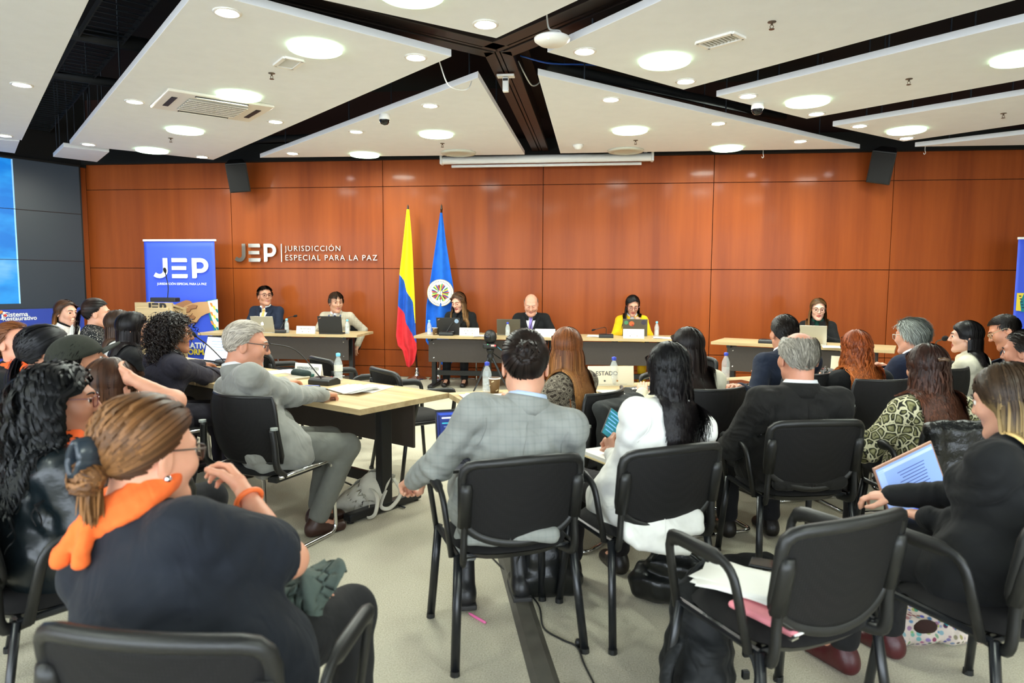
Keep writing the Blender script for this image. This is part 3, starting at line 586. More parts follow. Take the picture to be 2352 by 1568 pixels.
e2 = empty('lectern_microphone', 'thin gooseneck microphone standing on the lectern', 'microphone', (e.location.x+.07, 8.98, 1.165)); MB().box((-.02, .02, .03), (.38, .12, .06)).build('base_unit', m_black, e2, bevel=.01); gooseneck(e2, (.03, 0, .05), (.03, -.03, .42), (.045, 0, .22))
# ================================================================ TABLES
m_dkpanel = mat('dark_brown_board', '#3b332d', .55, var=.06, bscale=40)
TOP = .74
def table(lab, c, ang, L, Dp, modesty=1, legs=(.2, .2), stretcher=True, fl=None):
    """c: centre of the top, ang: direction of the long axis; +y side is the sitters' side"""
    e = empty('conference_table', lab, 'table', (c[0], c[1], 0), ang, 'conference tables')
    MB().box((0, 0, TOP-.0175), (L, Dp, .035)).build('tabletop', m_oak, e, bevel=.002)
    for s in (-1, 1):
        MB().box((0, s*(Dp/2+.0008), TOP-.0175), (L, .0016, .034)).build('edge_band', m_oak, e)
        x = s*(L/2-legs[0 if s < 0 else 1]); lg = MB().box((x, 0, .37), (.06, .09, .66)).build('leg', m_blackm, e, bevel=.006)
        MB().box((x, 0, .035), (.07, Dp*.82, .05)).build('foot', m_blackm, lg, bevel=.012); MB().box((x, 0, .685), (.05, Dp*.8, .035)).build('top_bar', m_blackm, lg)
        for t_ in (-1, 1): MB().lathe([(.001, 0), (.022, 0), (.022, .012), (.001, .012)], 10, (x, t_*Dp*.37, 0)).build('glide', m_black, lg)
    if modesty:
        y = -modesty*Dp*.30; mp = MB().box((0, y, .53), (L-.34, .018, .31)).build('modesty_panel', m_dkpanel, e, bevel=.002)
        for s in (-1, 1):
            for z in (.43, .63): MB().lathe([(.001, 0), (.008, 0), (.001, .004)], 8, (s*(L/2-.24), y-modesty*.0095, z), rotx(PI/2*modesty)).build('bolt', m_chrome, mp)
    if stretcher: MB().box((0, 0, .2), (L-.4, .03, .07)).build('stretcher', m_blackm, e, bevel=.004)
    return e
table('light oak table of the two suited men at the left of the back row', (-4.33, 9.28), 0., 2.30, .70)
table('long light oak table in front of the flags, left half', (-1.52, 9.29), R(0), 1.74, .70)
table('long light oak table in front of the flags, right half', (.22, 9.29), R(0), 1.74, .70)
table('angled light oak table at the far right of the back row', (2.52, 8.62), R(-24), 2.0, .70)
LDI = vnorm([-.86, .50, 0]); LNI = np.array([.50, .86, 0])
lc = np.array([-1.31, 3.72, 0])+LDI*.9+LNI*.375; TL_ANG = math.atan2(LDI[1], LDI[0])+PI
table('light oak table whose near corner points at the camera, with the grey-suited man', lc, TL_ANG, 1.8, .75, -1, (.2, .22))
lc2 = lc+LDI*1.81; table('light oak table farther left, with the curly-haired man', lc2, TL_ANG, 1.8, .75, -1)
MA = R(27.5); MD = np.array([math.cos(MA), math.sin(MA), 0]); MN = np.array([-math.sin(MA), math.cos(MA), 0])
mc = np.array([-.96, 4.37, 0])+MD*.93-MN*.36
for k, lab in enumerate(('light oak table with the ESTADO card and a paper cup', 'light oak table in front of the bald man in a dark suit', 'light oak table with an open laptop at the right')):
    table(lab, mc+MD*1.83*k, MA, 1.82, .70, -1)
# ================================================================ CHAIRS
m_seat = fabric('seat_cloth', '#1b1a19', wr=.15, rough=.9); m_mesh = NT('perforated_back'); tt = m_mesh
v = tt.coord(); vo = tt.n('ShaderNodeTexVoronoi', i_Scale=120., i_Randomness=0.); tt.l(v, vo.inputs['Vector']); tt.b.inputs['Base Color'].default_value = lin('#141313'); tt.b.inputs['Roughness'].default_value = .7; tt.b.inputs['Specular IOR Level'].default_value = .3; tt.b.inputs['Alpha'].default_value = .95
tt.bump(tt.ramp(vo.outputs['Distance'], [(.2, (0, 0, 0, 1)), (.35, (1, 1, 1, 1))]).outputs[0], .5, .004); m_mesh = tt.m
m_frame = mat('chair_frame_plastic', '#191918', .42, bump=.08, bscale=260); m_tube = mat('chair_leg_paint', '#15171a', .3)
def rrect_path(w0, w1, z0, z1, bow, r, n=5):
    """backrest outline: wider top, lower edge bowed downwards"""
    P = [(-w1/2, z1), (-w0/2, z0)]+[(x, z0-bow*(1-(2*x/w0)**2)) for x in np.linspace(-w0/2, w0/2, 7)[1:-1]]+[(w0/2, z0), (w1/2, z1)]
    return P
def back_curve(x, z): return -.225+.10*((x/.25)**2)*.55-(z-.5)*.20
def chair_a():
    """four-legged visitor chair with loop armrests"""
    e = empty('visitor_chair', '', 'chair')
    def sheet(u, v): pass
    # seat cushion
    def st(u, v):
        a = 2*PI*u; k = min(1, v*1.0); ex = 3.2; cx, sx = math.cos(a), math.sin(a); rr = (abs(cx)**ex+abs(sx)**ex)**(-1/ex); return k, cx*rr, sx*rr
    def top(u, v): k, x, y = st(u, v); return (.235*x*k, .225*y*k+.01, (.480-.040*k**8)-(.02*max(0, y*k-.5)))
    def bot(u, v): k, x, y = st(u, v); return (.228*x*k, .218*y*k+.01, .392+.042*k**8)
    MB().sheet(top, 32, 9, closed_u=True).build('seat', m_seat, e, smooth=True); MB().sheet(bot, 32, 9, closed_u=True).build('seat_pan', m_frame, e, smooth=True)
    # backrest
    zt, zb, wt, wb_ = .80, .545, .47, .45
    def outline(s): return fillet([(-wt/2*s, zt-.0), (-wb_/2*s, zb+.02)]+[(x*s, zb-.065*(1-(2*x/wb_)**2)*1.0+.02*0) for x in np.linspace(-wb_/2, wb_/2, 9)[1:-1]]+[(wb_/2*s, zb+.02), (wt/2*s, zt)]+[(x*s, zt+.015*(1-(2*x/wt)**2)) for x in np.linspace(wt/2, -wt/2, 5)[1:-1]], .05, 4, True)
    P = outline(1.); P3 = np.array([(x, back_curve(x, z), z) for x, z in P]); MB().tube(P3, .020, 8, closed=True, flat=.95).build('back_frame', m_frame, e, smooth=True)
    def pan(u, v):
        uu = (u-.5)*2; x = uu*(wb_/2+(wt-wb_)/2*v)*.985; lo_ = zb-.065*(1-(2*x/wb_)**2)+.02*abs(uu)**8+.012*0; hi_ = zt+.012*(1-(2*x/wt)**2)-.035*abs(uu)**10; z = lo_+(hi_-lo_)*v; return (x, back_curve(x, z)-.004, z)
    MB().sheet(pan, 21, 13).build('backrest', m_mesh, e, smooth=True, thick=.012)
    for s in (-1, 1):
        x = s*.222; MB().tube(smoothpath([(s*.20, -.12, .405), (s*.225, -.20, .42), (x, back_curve(x, .54)-.02, .54), (x, back_curve(x, .62)-.012, .62)]), .013, 8, flat=1.5).build('back_upright', m_frame, e, smooth=True)
        MB().tube([(x, back_curve(x, .56)-.016, .56), (x, back_curve(x, .70)-.016, .70), (x, back_curve(x, .73)-.014, .73)], [.021, .021, .016], 8, flat=1.3).build('upright_sleeve', m_frame, e, smooth=True)
        # legs
        l1 = MB().tube([(s*.235, .19, .43), (s*.262, .235, .006)], .0135, 8, flat=1.35).build('leg', m_tube, e, smooth=True)
        l2 = MB().tube([(s*.235, -.165, .43), (s*.265, -.235, .006)], .0135, 8, flat=1.35).build('leg', m_tube, e, smooth=True)
        for lo, (x_, y_) in ((l1, (s*.262, .235)), (l2, (s*.265, -.235))): MB().lathe([(.001, 0), (.019, 0), (.018, .02), (.001, .022)], 10, (x_, y_, 0)).build('foot_cap', m_black, lo)
        MB().tube(fillet([(s*.235, .19, .425), (s*.235, -.165, .425)], .02), .013, 8).build('side_rail', m_tube, e)
        ap = fillet([(s*.24, .20, .40), (s*.275, .215, .655), (s*.28, -.09, .665), (s*.255, -.14, .42)], .07, 6)
        MB().tube(ap, [.018+.009*(1 if 3 < i < len(ap)-6 else 0) for i in range(len(ap))], 8, flat=.66, up=(s, 0, 0)).build('armrest', m_frame, e, smooth=True)
    for y in (.15, -.15): MB().tube([(-.235, y, .42), (.235, y, .42)], .011, 6).build('cross_rail', m_tube, e)
    return e
def chair_b():
    """cantilever chair on a chrome tube sled with perforated plastic back"""
    e = empty('cantilever_chair', '', 'chair')
    def bk(u, v):
        x = (u-.5)*2; z = .50+v*.36; w = .225*(1-.10*max(0, abs(v-.5)*2)**4); return (x*w, -.20+.075*x*x-.18*(z-.5)-.02*math.sin(PI*v), z)
    MB().sheet(bk, 13, 11).build('backrest', m_mesh, e, smooth=True, thick=.014, bevel=.004)
    rim = [bk(u, 0) for u in np.linspace(0, 1, 9)]+[bk(1, v) for v in np.linspace(.1, .9, 7)]+[bk(u, 1) for u in np.linspace(1, 0, 9)]+[bk(0, v) for v in np.linspace(.9, .1, 7)]
    MB().tube(np.array(rim), .011, 6, closed=True).build('back_rim', m_frame, e, smooth=True)
    def st(u, v, s):
        a = 2*PI*u; ex = 3.; cx, sx = math.cos(a), math.sin(a); rr = (abs(cx)**ex+abs(sx)**ex)**(-1/ex); return (.235*cx*rr*v, .225*sx*rr*v+.01, (.468-.03*v**6) if s else (.41+.026*v**6))
    MB().sheet(lambda u, v: st(u, v, 1), 28, 8, closed_u=True).build('seat', m_seat, e, smooth=True); MB().sheet(lambda u, v: st(u, v, 0), 28, 8, closed_u=True).build('seat_pan', m_frame, e, smooth=True)
    for s in (-1, 1):
        P = fillet([(s*.25, -.20, .44), (s*.26, .215, .44), (s*.27, .23, .013), (s*.26, -.24, .013), (0, -.24, .013)], .06, 6); MB().tube(P, .0125, 8).build('sled_tube', m_chrome, e, smooth=True)
        MB().tube(smoothpath([(s*.25, -.16, .44), (s*.255, -.22, .5), (s*.25, -.23, .62), (s*.24, -.235, .7)]), .018, 8).build('back_bracket', m_frame, e, smooth=True)
        MB().lathe([(.001, 0), (.02, 0), (.02, .012), (.001, .014)], 12, (s*.252, -.232, .70)).build('pivot_cap', mat('cap_grey', '#9aa09a', .4), e)
        MB().box((s*.2, -.02, .42), (.06, .36, .025)).build('seat_bracket', m_frame, e)
    return e
PROTO = {}
def chair(kind, x, y, yaw, lab):
    """yaw in degrees, positive turns the chair to the left of straight ahead"""
    if kind not in PROTO: e = PROTO[kind] = (chair_a if kind == 'a' else chair_b)()
    else: e = dup(PROTO[kind])
    e.location = (x, y, 0); e.rotation_euler = (0, 0, R(yaw)); return tag(e, lab, 'chair', 'black visitor chairs' if kind == 'a' else 'chrome cantilever chairs')
chair('a', .60, 2.18, 31, 'empty black armchair with papers and a pink folder on its seat')
chair('a', -1.36, 5.06, -48, 'empty black chair with its back to the flags, inside the table angle')
chair('a', -2.12, 5.72, -44, 'empty black chair facing the REPRESENTANTES card')
chair('a', -2.85, 6.10, -44, 'empty black chair beyond the curly-haired man')
chair('a', .75, 5.95, 150, 'empty black chair behind the blue-capped bottle, far side of the tables')
# ================================================================ PEOPLE: smooth implicit bodies, one continuous mesh each
def smin(a, b, k):
    h = np.clip(.5+.5*(b-a)/k, 0, 1); return b*(1-h)+a*h-k*h*(1-h)
def smax(a, b, k): return -smin(-a, -b, k)
def d_cone(p, a, b, ra, rb, lat=None, kx=1.):
    a, b = np.asarray(a, np.float32), np.asarray(b, np.float32); q = p-a; ab = b-a
    if lat is not None and kx != 1.:
        lat = np.asarray(lat, np.float32); q = q-np.outer(q@lat, lat)*(1-1/kx); ab = ab-lat*(ab@lat)*(1-1/kx)
    t = np.clip(q@ab/(ab@ab+1e-9), 0, 1); return np.linalg.norm(q-t[:, None]*ab, axis=1)-(ra+(rb-ra)*t)
def d_ell(p, c, r):
    r = np.asarray(r, np.float32); q = (p-np.asarray(c, np.float32))/r; m = np.linalg.norm(q, axis=1); return (m-1)*r.min()*.5+(m-1)*m/(np.linalg.norm(q/r, axis=1)+1e-9)*.5
def d_tor(p, c, ax, Rr, r, lat=None, kx=1.):
    q = p-np.asarray(c, np.float32); ax = np.asarray(ax, np.float32)
    if lat is not None: lat = np.asarray(lat, np.float32); q = q-np.outer(q@lat, lat)*(1-1/kx)
    h = q@ax; rad = np.linalg.norm(q-np.outer(h, ax), axis=1); return np.sqrt((rad-Rr)**2+h*h)-r
def field(prims, k=.035):
    def fn(p):
        p = np.asarray(p, np.float32); acc = None
        for q in prims:
            d = d_cone(p, *q[1:]) if q[0] == 'c' else d_ell(p, *q[1:]) if q[0] == 'e' else d_tor(p, *q[1:])
            acc = d if acc is None else smin(acc, d, k)
        return acc
    lo, hi = np.full(3, 9.), np.full(3, -9.)
    for q in prims:
        pts = ([(np.array(q[1]), q[3]*max(1, (q[6] if len(q) > 6 else 1))), (np.array(q[2]), q[4]*max(1, (q[6] if len(q) > 6 else 1)))] if q[0] == 'c' else [(np.array(q[1]), max(q[2]))] if q[0] == 'e' else [(np.array(q[1]), (q[3]+q[4])*(q[6] if len(q) > 6 else 1))])
        for c, r in pts: lo = np.minimum(lo, c-r); hi = np.maximum(hi, c+r)
    fn.lo, fn.hi = lo-.02, hi+.02; return fn
def surfnet(fn, lo, hi, h):
    lo = np.asarray(lo, float)-h*1.5; n = np.ceil((np.asarray(hi)+h*1.5-lo)/h).astype(int)+1
    gx, gy, gz = [np.arange(m, dtype=np.float32)*h+lo[i] for i, m in enumerate(n)]
    G = np.stack(np.meshgrid(gx, gy, gz, indexing='ij'), -1).reshape(-1, 3)
    # coarse-to-fine: only evaluate near the surface
    D = np.empty(len(G), np.float32)
    for i in range(0, len(G), 200000): D[i:i+200000] = fn(G[i:i+200000])
    D = D.reshape(n); S = D < 0
    cells = np.zeros(n-1, bool); allin = np.ones(n-1, bool)
    offs = [(i, j, k) for i in (0, 1) for j in (0, 1) for k in (0, 1)]
    for (i, j, k) in offs:
        s = S[i:n[0]-1+i, j:n[1]-1+j, k:n[2]-1+k]; cells |= s; allin &= s
    act = cells & ~allin; idx = np.full(n-1, -1, np.int64); ijk = np.argwhere(act); idx[act] = np.arange(len(ijk))
    V = np.zeros((len(ijk), 3)); cnt = np.zeros(len(ijk))
    for a in offs:
        for ax in range(3):
            if a[ax] == 0:
                b = list(a); b[ax] = 1; ia = ijk+np.array(a); ib = ijk+np.array(b)
                da, db = D[ia[:, 0], ia[:, 1], ia[:, 2]], D[ib[:, 0], ib[:, 1], ib[:, 2]]; m = (da < 0) != (db < 0)
                t = da/np.where(m, da-db, 1); P = ia.astype(float); P[:, ax] += t; V[m] += P[m]; cnt[m] += 1
    V = V/cnt[:, None]*h+lo; F = []
    for ax in range(3):
        o = [1, 2] if ax == 0 else [0, 2] if ax == 1 else [0, 1]
        sl0 = [slice(1, -1)]*3; sl0[ax] = slice(0, n[ax]-1); sl1 = list(sl0); sl1[ax] = slice(1, n[ax])
        s0, s1 = S[tuple(sl0)], S[tuple(sl1)]; e = np.argwhere(s0 != s1)
        if not len(e): continue
        flip = s0[e[:, 0], e[:, 1], e[:, 2]]; base = e.copy(); base[:, o[0]] += 1; base[:, o[1]] += 1; q = []
        for (u, w) in ((0, 0), (1, 0), (1, 1), (0, 1)):
            c = base.copy(); c[:, o[0]] -= u; c[:, o[1]] -= w; q.append(idx[c[:, 0], c[:, 1], c[:, 2]])
        q = np.stack(q, 1); fl = flip if ax != 1 else ~flip; q[~fl] = q[~fl][:, ::-1]; F.append(q)
    return V, np.concatenate(F)
def mesh_np(name, V, F, mats, parent, mi=None, smooth=True, attr=None):
    """F: (m,4) or list of faces"""
    me = bpy.data.meshes.new(name); V = np.asarray(V, np.float32); F = np.asarray(F, np.int32); nf, k = F.shape
    me.vertices.add(len(V)); me.vertices.foreach_set('co', V.ravel()); me.loops.add(nf*k); me.loops.foreach_set('vertex_index', F.ravel())
    me.polygons.add(nf); me.polygons.foreach_set('loop_start', np.arange(0, nf*k, k, dtype=np.int32)); me.polygons.foreach_set('loop_total', np.full(nf, k, np.int32))
    for m in (mats if isinstance(mats, (list, tuple)) else [mats]): me.materials.append(m)
    if mi is not None: me.polygons.foreach_set('material_index', np.asarray(mi, np.int32))
    if smooth: me.polygons.foreach_set('use_smooth', np.ones(nf, bool))
    if attr is not None:
        a = me.attributes.new('hr', 'FLOAT_VECTOR', 'POINT'); a.data.foreach_set('vector', np.asarray(attr, np.float32).ravel())
    me.update(calc_edges=True); me.validate(); o = bpy.data.objects.new(name, me); COL.objects.link(o)
    if parent is not None: o.parent = parent
    return o
# ---------------- templates
def head_field(kind):
    fe = kind == 'f'; hv = kind == 'h'; j = .9 if fe else 1.12 if hv else 1.
    def fn(p):
        p = np.array(p, np.float32); p[:, 0] = np.abs(p[:, 0])
        d = d_ell(p, (0, -.014, .032), (.074, .094, .083))
        d = smin(d, d_ell(p, (0, .022, -.028), (.060*j, .066, .080)), .03)
        d = smin(d, d_cone(p, (.043*j, 0, -.060), (.013, .066, -.096), .024*j, .019*j), .025)
        d = smin(d, np.linalg.norm(p-np.float32((.036, .056, -.018)), axis=1)-.028*j, .02)
        d = smin(d, d_cone(p, (0, .083, .031), (.042, .066, .032), .010 if fe else .0125, .009), .018)
        d = smax(d, -(np.linalg.norm(p-np.float32((.031, .099, .010)), axis=1)-.0145), .012)
        d = smin(d, d_cone(p, (0, .086, .024), (0, .107, -.020), .007, .0115 if not fe else .010), .010)
        d = smin(d, np.linalg.norm(p-np.float32((.011, .096, -.024)), axis=1)-.008, .006)
        d = smin(d, d_cone(p, (0, .0850, -.0535), (.025, .0745, -.0578), .0064, .0028), .006)
        d = smin(d, d_cone(p, (0, .0842, -.0650), (.022, .0745, -.0615), .0070, .0028), .006)
        d = smin(d, np.linalg.norm(p-np.float32((0, .074, -.096)), axis=1)-.018*j, .02)
        d = smin(d, d_ell(p, (.0775, -.016, -.004), (.0075, .019, .032)), .006)
        d = smax(d, -d_ell(p, (.086, -.010, -.002), (.006, .010, .018)), .006)
        nk = .047 if fe else .060 if hv else .055
        d = smin(d, d_cone(p, (0, -.022, -.05), (0, -.036, -.115), nk, nk*.98), .03)
        if hv: d = smin(d, d_ell(p, (0, .035, -.105), (.05, .045, .03)), .03)
        return d
    return fn
HEADS = {}
def head_tpl(kind, lid):
    """vertices / quads / material slots: 0 skin 1 lips 2 eye white 3 iris 4 brow"""
    key = (kind, lid)
    if key in HEADS: return HEADS[key]
    bk = ('base', kind)
    if bk not in HEADS: HEADS[bk] = surfnet(head_field(kind), (-.1, -.125, -.2), (.1, .13, .125), .0052)
    V, F = HEADS[bk]; c = V[F].mean(1)
    mi = np.where((np.abs(c[:, 0]) < .0255) & (np.abs(c[:, 2]+.0595) < .0125*(1-(c[:, 0]/.0265)**2)+.0015) & (c[:, 1] > .06), 1, 0)
    Vs, Fs, Ms = [V], [F], [mi]; n = len(V)
    for s in (-1, 1):
        e = np.array([s*.031, .0765, .010]); nu, nv = 12, 9; b = MB()
        b.sheet(lambda u, t: e+.0120*np.array([math.sin(PI*(.003+.994*t))*math.cos(2*PI*u), math.cos(PI*(.003+.994*t)), math.sin(PI*(.003+.994*t))*math.sin(2*PI*u)]), nu, nv, closed_u=True)
        v = np.concatenate(b.v); f = np.array(b.f); Vs.append(v); Fs.append(f+n); Ms.append(np.where(np.arange(len(f)) < nu*3, 3, 2)); n += len(v)
        b = MB(); a0, a1 = R(100), R(lid)   # upper lid from top down to angle lid above the optical axis
        b.sheet(lambda u, t: e+.0140*np.array([math.sin((u-.5)*2.6)*math.cos(a0+(a1-a0)*t), math.cos((u-.5)*2.6)*math.cos(a0+(a1-a0)*t), math.sin(a0+(a1-a0)*t)]), 9, 6)
        b.sheet(lambda u, t: e+.0136*np.array([math.sin((u-.5)*2.6)*math.cos(-R(85)+R(63)*t), math.cos((u-.5)*2.6)*math.cos(-R(85)+R(63)*t), math.sin(-R(85)+R(63)*t)]), 9, 4)
        v = np.concatenate(b.v); f = np.array(b.f); Vs.append(v); Fs.append(f+n); Ms.append(np.zeros(len(f), int)); n += len(v)
        b = MB(); b.tube(smoothpath([(s*.013, .0925, .030), (s*.026, .0915, .0355), (s*.038, .085, .036), (s*.049, .073, .031)], 3), [.003, .0036, .0038, .0038, .0038, .0036, .0034, .003, .0024, .0015], 6, caps=False, flat=.8)
        v = np.concatenate(b.v); f = np.array(b.f); Vs.append(v); Fs.append(f+n); Ms.append(np.full(len(f), 4)); n += len(v)
    HEADS[key] = (np.concatenate(Vs), np.concatenate(Fs), np.concatenate(Ms)); return HEADS[key]
HANDS = {}
def hand_tpl(pose):
    """left hand, wrist at origin, fingers +Y, palm -Z, thumb +X"""
    if pose in HANDS: return HANDS[pose]
    curl = {'relax': (18, 26, 18), 'flat': (6, 8, 5), 'grip': (55, 70, 45), 'pinch': (48, 55, 25), 'type': (20, 40, 25), 'fist': (80, 95, 60)}[pose]
    pr = [('c', (0, -.03, 0), (0, .03, 0), .024, .026, (1, 0, 0), 1.15), ('c', (-.022, .03, 0), (-.026, .078, 0), .0155, .0125), ('c', (-.006, .028, 0), (-.009, .084, 0), .0165, .013), ('c', (.010, .026, 0), (.010, .084, 0), .017, .013), ('c', (.024, .03, 0), (.027, .078, -.002), .0165, .0125)]
    for x, y, L, k in ((-.030, .076, .062, 1.1), (-.0105, .086, .078, 1.05), (.0095, .087, .083, 1.), (.0285, .080, .074, .92 if pose != 'pinch' else .85)):
        p = np.array([x, y, -.002]); a = 0.; dx = x*.9; r = .0092
        for q, (cu, ln) in enumerate(zip(curl, (.46, .30, .24))):
            a += R(cu*k); d = vnorm([dx*(.6 if a < .6 else .2), math.cos(a), -math.sin(a)]); p2 = p+d*L*ln; pr.append(('c', p, p2, r, r*.9)); p = p2; r *= .9
    tb = np.array([.022, .018, -.006]); op = .9 if pose in ('pinch', 'grip', 'fist') else .35
    t1 = tb+np.array([.026, .030, -.012-.02*op]); t2 = t1+np.array([.016-.020*op, .028, -.006-.016*op]); t3 = t2+np.array([.004-.016*op, .024, -.006*op])
    pr += [('c', (.008, .0, -.004), t1, .017, .0125), ('c', t1, t2, .0120, .0105), ('c', t2, t3, .0105, .0085)]
    fn = field(pr, .006); HANDS[pose] = surfnet(fn, fn.lo, fn.hi, .0042); return HANDS[pose]
# ---------------- hair
HC, HR = np.array([0, -.012, .034]), np.array([.0795, .099, .0895])
def scalp(d, top=9.): return (d[:, 2] > np.interp(d[:, 1], [-1, -.6, -.35, -.15, .1, .22, .38, .6, .8, 1], [-1.02, -.98, -.7, -.14, -.1, .05, .36, .5, .56, .58])) & (d[:, 2] < top)
def fib(n):
    i = np.arange(n)+.5; ph = np.arccos(1-2*i/n); th = PI*(1+5**.5)*i; return np.stack([np.cos(th)*np.sin(ph), np.sin(th)*np.sin(ph), np.cos(ph)], 1)
def hair_mat(c1, c2, gloss=.42):
    key = 'hair_'+c1[1:]+c2[1:]
    if key in MATS: return MATS[key]
    t = NT(key); at = t.n('ShaderNodeAttribute', attribute_name='hr'); sp = t.n('ShaderNodeSeparateXYZ'); t.l(at.outputs['Vector'], sp.inputs[0])
    rp = t.ramp(sp.outputs[1], [(.25, lin(c1)), (.85, lin(c2))]); mr = t.n('ShaderNodeMapRange'); mr.inputs[3].default_value = .6; mr.inputs[4].default_value = 1.45; t.l(sp.outputs[0], mr.inputs[0])
    mx = t.n('ShaderNodeVectorMath', operation='SCALE'); t.l(rp.outputs[0], mx.inputs[0]); t.l(mr.outputs[0], mx.inputs[3]); t.l(mx.outputs[0], t.b.inputs['Base Color'])
    t.b.inputs['Roughness'].default_value = gloss; t.b.inputs['Specular IOR Level'].default_value = .22; MATS[key] = t.m; return t.m
def ribbons(paths, cen, w, th, t0=0.):
    """(n,k,3) paths -> tapered three-sided locks"""
    n, k, _ = paths.shape; T = np.gradient(paths, axis=1); T /= np.linalg.norm(T, axis=2, keepdims=True)+1e-9
    c = np.broadcast_to(cen, paths.shape).copy(); c[..., 2] = np.minimum(paths[..., 2], cen[2]); N = paths-c; N -= T*np.sum(N*T, 2, keepdims=True); N /= np.linalg.norm(N, axis=2, keepdims=True)+1e-9
    B = np.cross(T, N); t = np.linspace(0, 1, k)[None, :, None]; ww = np.asarray(w).reshape(-1, 1, 1)*(1-.75*t**3)*(.6+.4*np.minimum(1, t*6))
    V = np.stack([paths-B*ww, paths+B*ww+N*th*.4], 2).reshape(-1, 3)
    i = np.arange(n)[:, None]*k*2+np.arange(k-1)[None, :]*2; F = np.stack([i, i+1, i+3, i+2], -1).reshape(-1, 4)
    at = np.zeros((n, k, 2, 3)); at[..., 0] = RNG.random(n)[:, None, None]; at[..., 1] = np.linspace(t0, 1, k)[None, :, None]; return V, F, at.reshape(-1, 3)
def make_hair(par, spec, Hc, Rh, hs, cloth):
    st = spec.get('style', 'long'); n = spec.get('n', 420); c1 = spec.get('c', '#2a1c14'); c2 = spec.get('c2', c1); L = spec.get('len', .3); part = spec.get('part', .0)
    n = int(n*spec.get('dens', 2.6 if st != 'short' else 5.)); d = fib(int(n*1.9)); d = d[scalp(d, spec.get('top', 9.))]; d += RNG.normal(0, .02, d.shape); d /= np.linalg.norm(d, axis=1, keepdims=True); m = len(d); vol = spec.get('vol', .1)
    off = RNG.random(m)*vol+.01; rad = HR*(1+off[:, None]); pos = HC+rad*d; nrm = d/HR; nrm /= np.linalg.norm(nrm, axis=1, keepdims=True)
    g = Rh.T@np.array([0, 0, -1.]); flow = np.zeros_like(d); sg = np.where(d[:, 0] > part, 1., -1.)
    tie = np.array(spec.get('tie', (0, -.115, .05)))
    if st in ('long', 'curly'):
        fr_ = np.clip((d[:, 1]+.15)/.6, 0, 1); flow = np.stack([sg*(.12+.9*fr_), -.45*np.ones(m)+.2*(d[:, 1] < -.5), -.25-1.2*(1-fr_)], 1)
    elif st == 'short': flow = np.broadcast_to(np.array(spec.get('comb', (0, -.9, -.3)), float), d.shape).copy(); flow[:, 0] += sg*.25; flow[:, 2] -= (d[:, 2] < .3)*.8
    elif st == 'tied': flow = tie-pos
    def tang(f, nn): f = f-nn*np.sum(f*nn, 1, keepdims=True); return f/(np.linalg.norm(f, axis=1, keepdims=True)+1e-9)
    vel = tang(flow, nrm); P = [pos.copy()]; wav = spec.get('wave', .0)
    if st == 'short': L = L*(1-.35*RNG.random(m)); steps = 5; stp = (L/steps)[:, None]; gk = .12
    elif st == 'tied': steps = 9; stp = (np.linalg.norm(flow, axis=1)/8.2*1.12)[:, None]; gk = 0.
    else: steps = spec.get('steps', 20); stp = (L*(.85+.3*RNG.random(m))/steps)[:, None]*(1-.35*0); gk = spec.get('g', .42)
    lift = spec.get('lift', .0); phs = d[:, 0]*7+d[:, 2]*5+d[:, 1]*4+RNG.random(m)*.9; last = pos
    for k in range(steps):
        if st == 'tied':
            q = (pos-HC)/rad; nn = q/HR; nn /= np.linalg.norm(nn, axis=1, keepdims=True)+1e-9; vel = tang(tie-pos, nn) if k < 6 else (tie-pos)/(np.linalg.norm(tie-pos, axis=1, keepdims=True)+1e-9)
            stp2 = np.minimum(stp, np.linalg.norm(tie-pos, axis=1, keepdims=True)); pos = pos+vel*stp2
        else:
            gg = gk*min(1, (k+.5)/4) if st != 'long' else np.where(pos[:, 2:3] > -.015, .16, .5)
            vel = vel*(1-gg)+g*gg+nrm*lift*(1-k/steps)+RNG.normal(0, spec.get('jit', .014), vel.shape)
            vel /= np.linalg.norm(vel, axis=1, keepdims=True)+1e-9; pos = pos+vel*stp
        q = (pos-HC)/rad; mm = np.linalg.norm(q, axis=1); ins = mm < 1
        if st == 'long': ins = ins | ((pos[:, 2] > -.015) & (mm < 1.5))
        pos[ins] = (HC+rad*q/mm[:, None])[ins]
        if st in ('long', 'curly'):
            fr = (pos[:, 1] > .025) & (pos[:, 2] < .072) & (np.abs(pos[:, 0]) < .074); pos[fr, 0] = np.sign(pos[fr, 0]-part*.05)*.074
            if spec.get('clear'):
                bk = (pos[:, 1] > spec['clear']) & (pos[:, 2] < .045); pos[bk, 1] = spec['clear']-.01*RNG.random(bk.sum())
            if spec.get('back'):
                bk = (pos[:, 1] > -.02) & (pos[:, 2] < .0); pos[bk, 1] -= np.minimum(.03, pos[bk, 1]+.02)
            if cloth is not None and k > 3:
                pl = (pos*hs)@Rh.T+Hc; low = pl[:, 2] < Hc[2]-.06
                if low.any():
                    for _ in range(2):
                        x = pl[low]; dd = cloth(x); ins = dd < .012
                        if not ins.any(): break
                        h = .004; gr = np.stack([cloth(x+np.eye(3)[i]*h)-dd for i in range(3)], 1)/h; gr /= np.linalg.norm(gr, axis=1, keepdims=True)+1e-6
                        x = x+np.where(ins[:, None], gr*(.014-dd)[:, None], 0); pl[low] = x
                    pos = ((pl-Hc)@Rh)/hs
        pw = pos.copy()
        if wav: pw = pos+wav*np.stack([np.sin(phs+k*1.05), np.cos(phs*1.7+k*1.05), np.zeros(m)], 1)*min(1, k/4)
        P.append(pw)
    Pth = np.stack(P, 1)
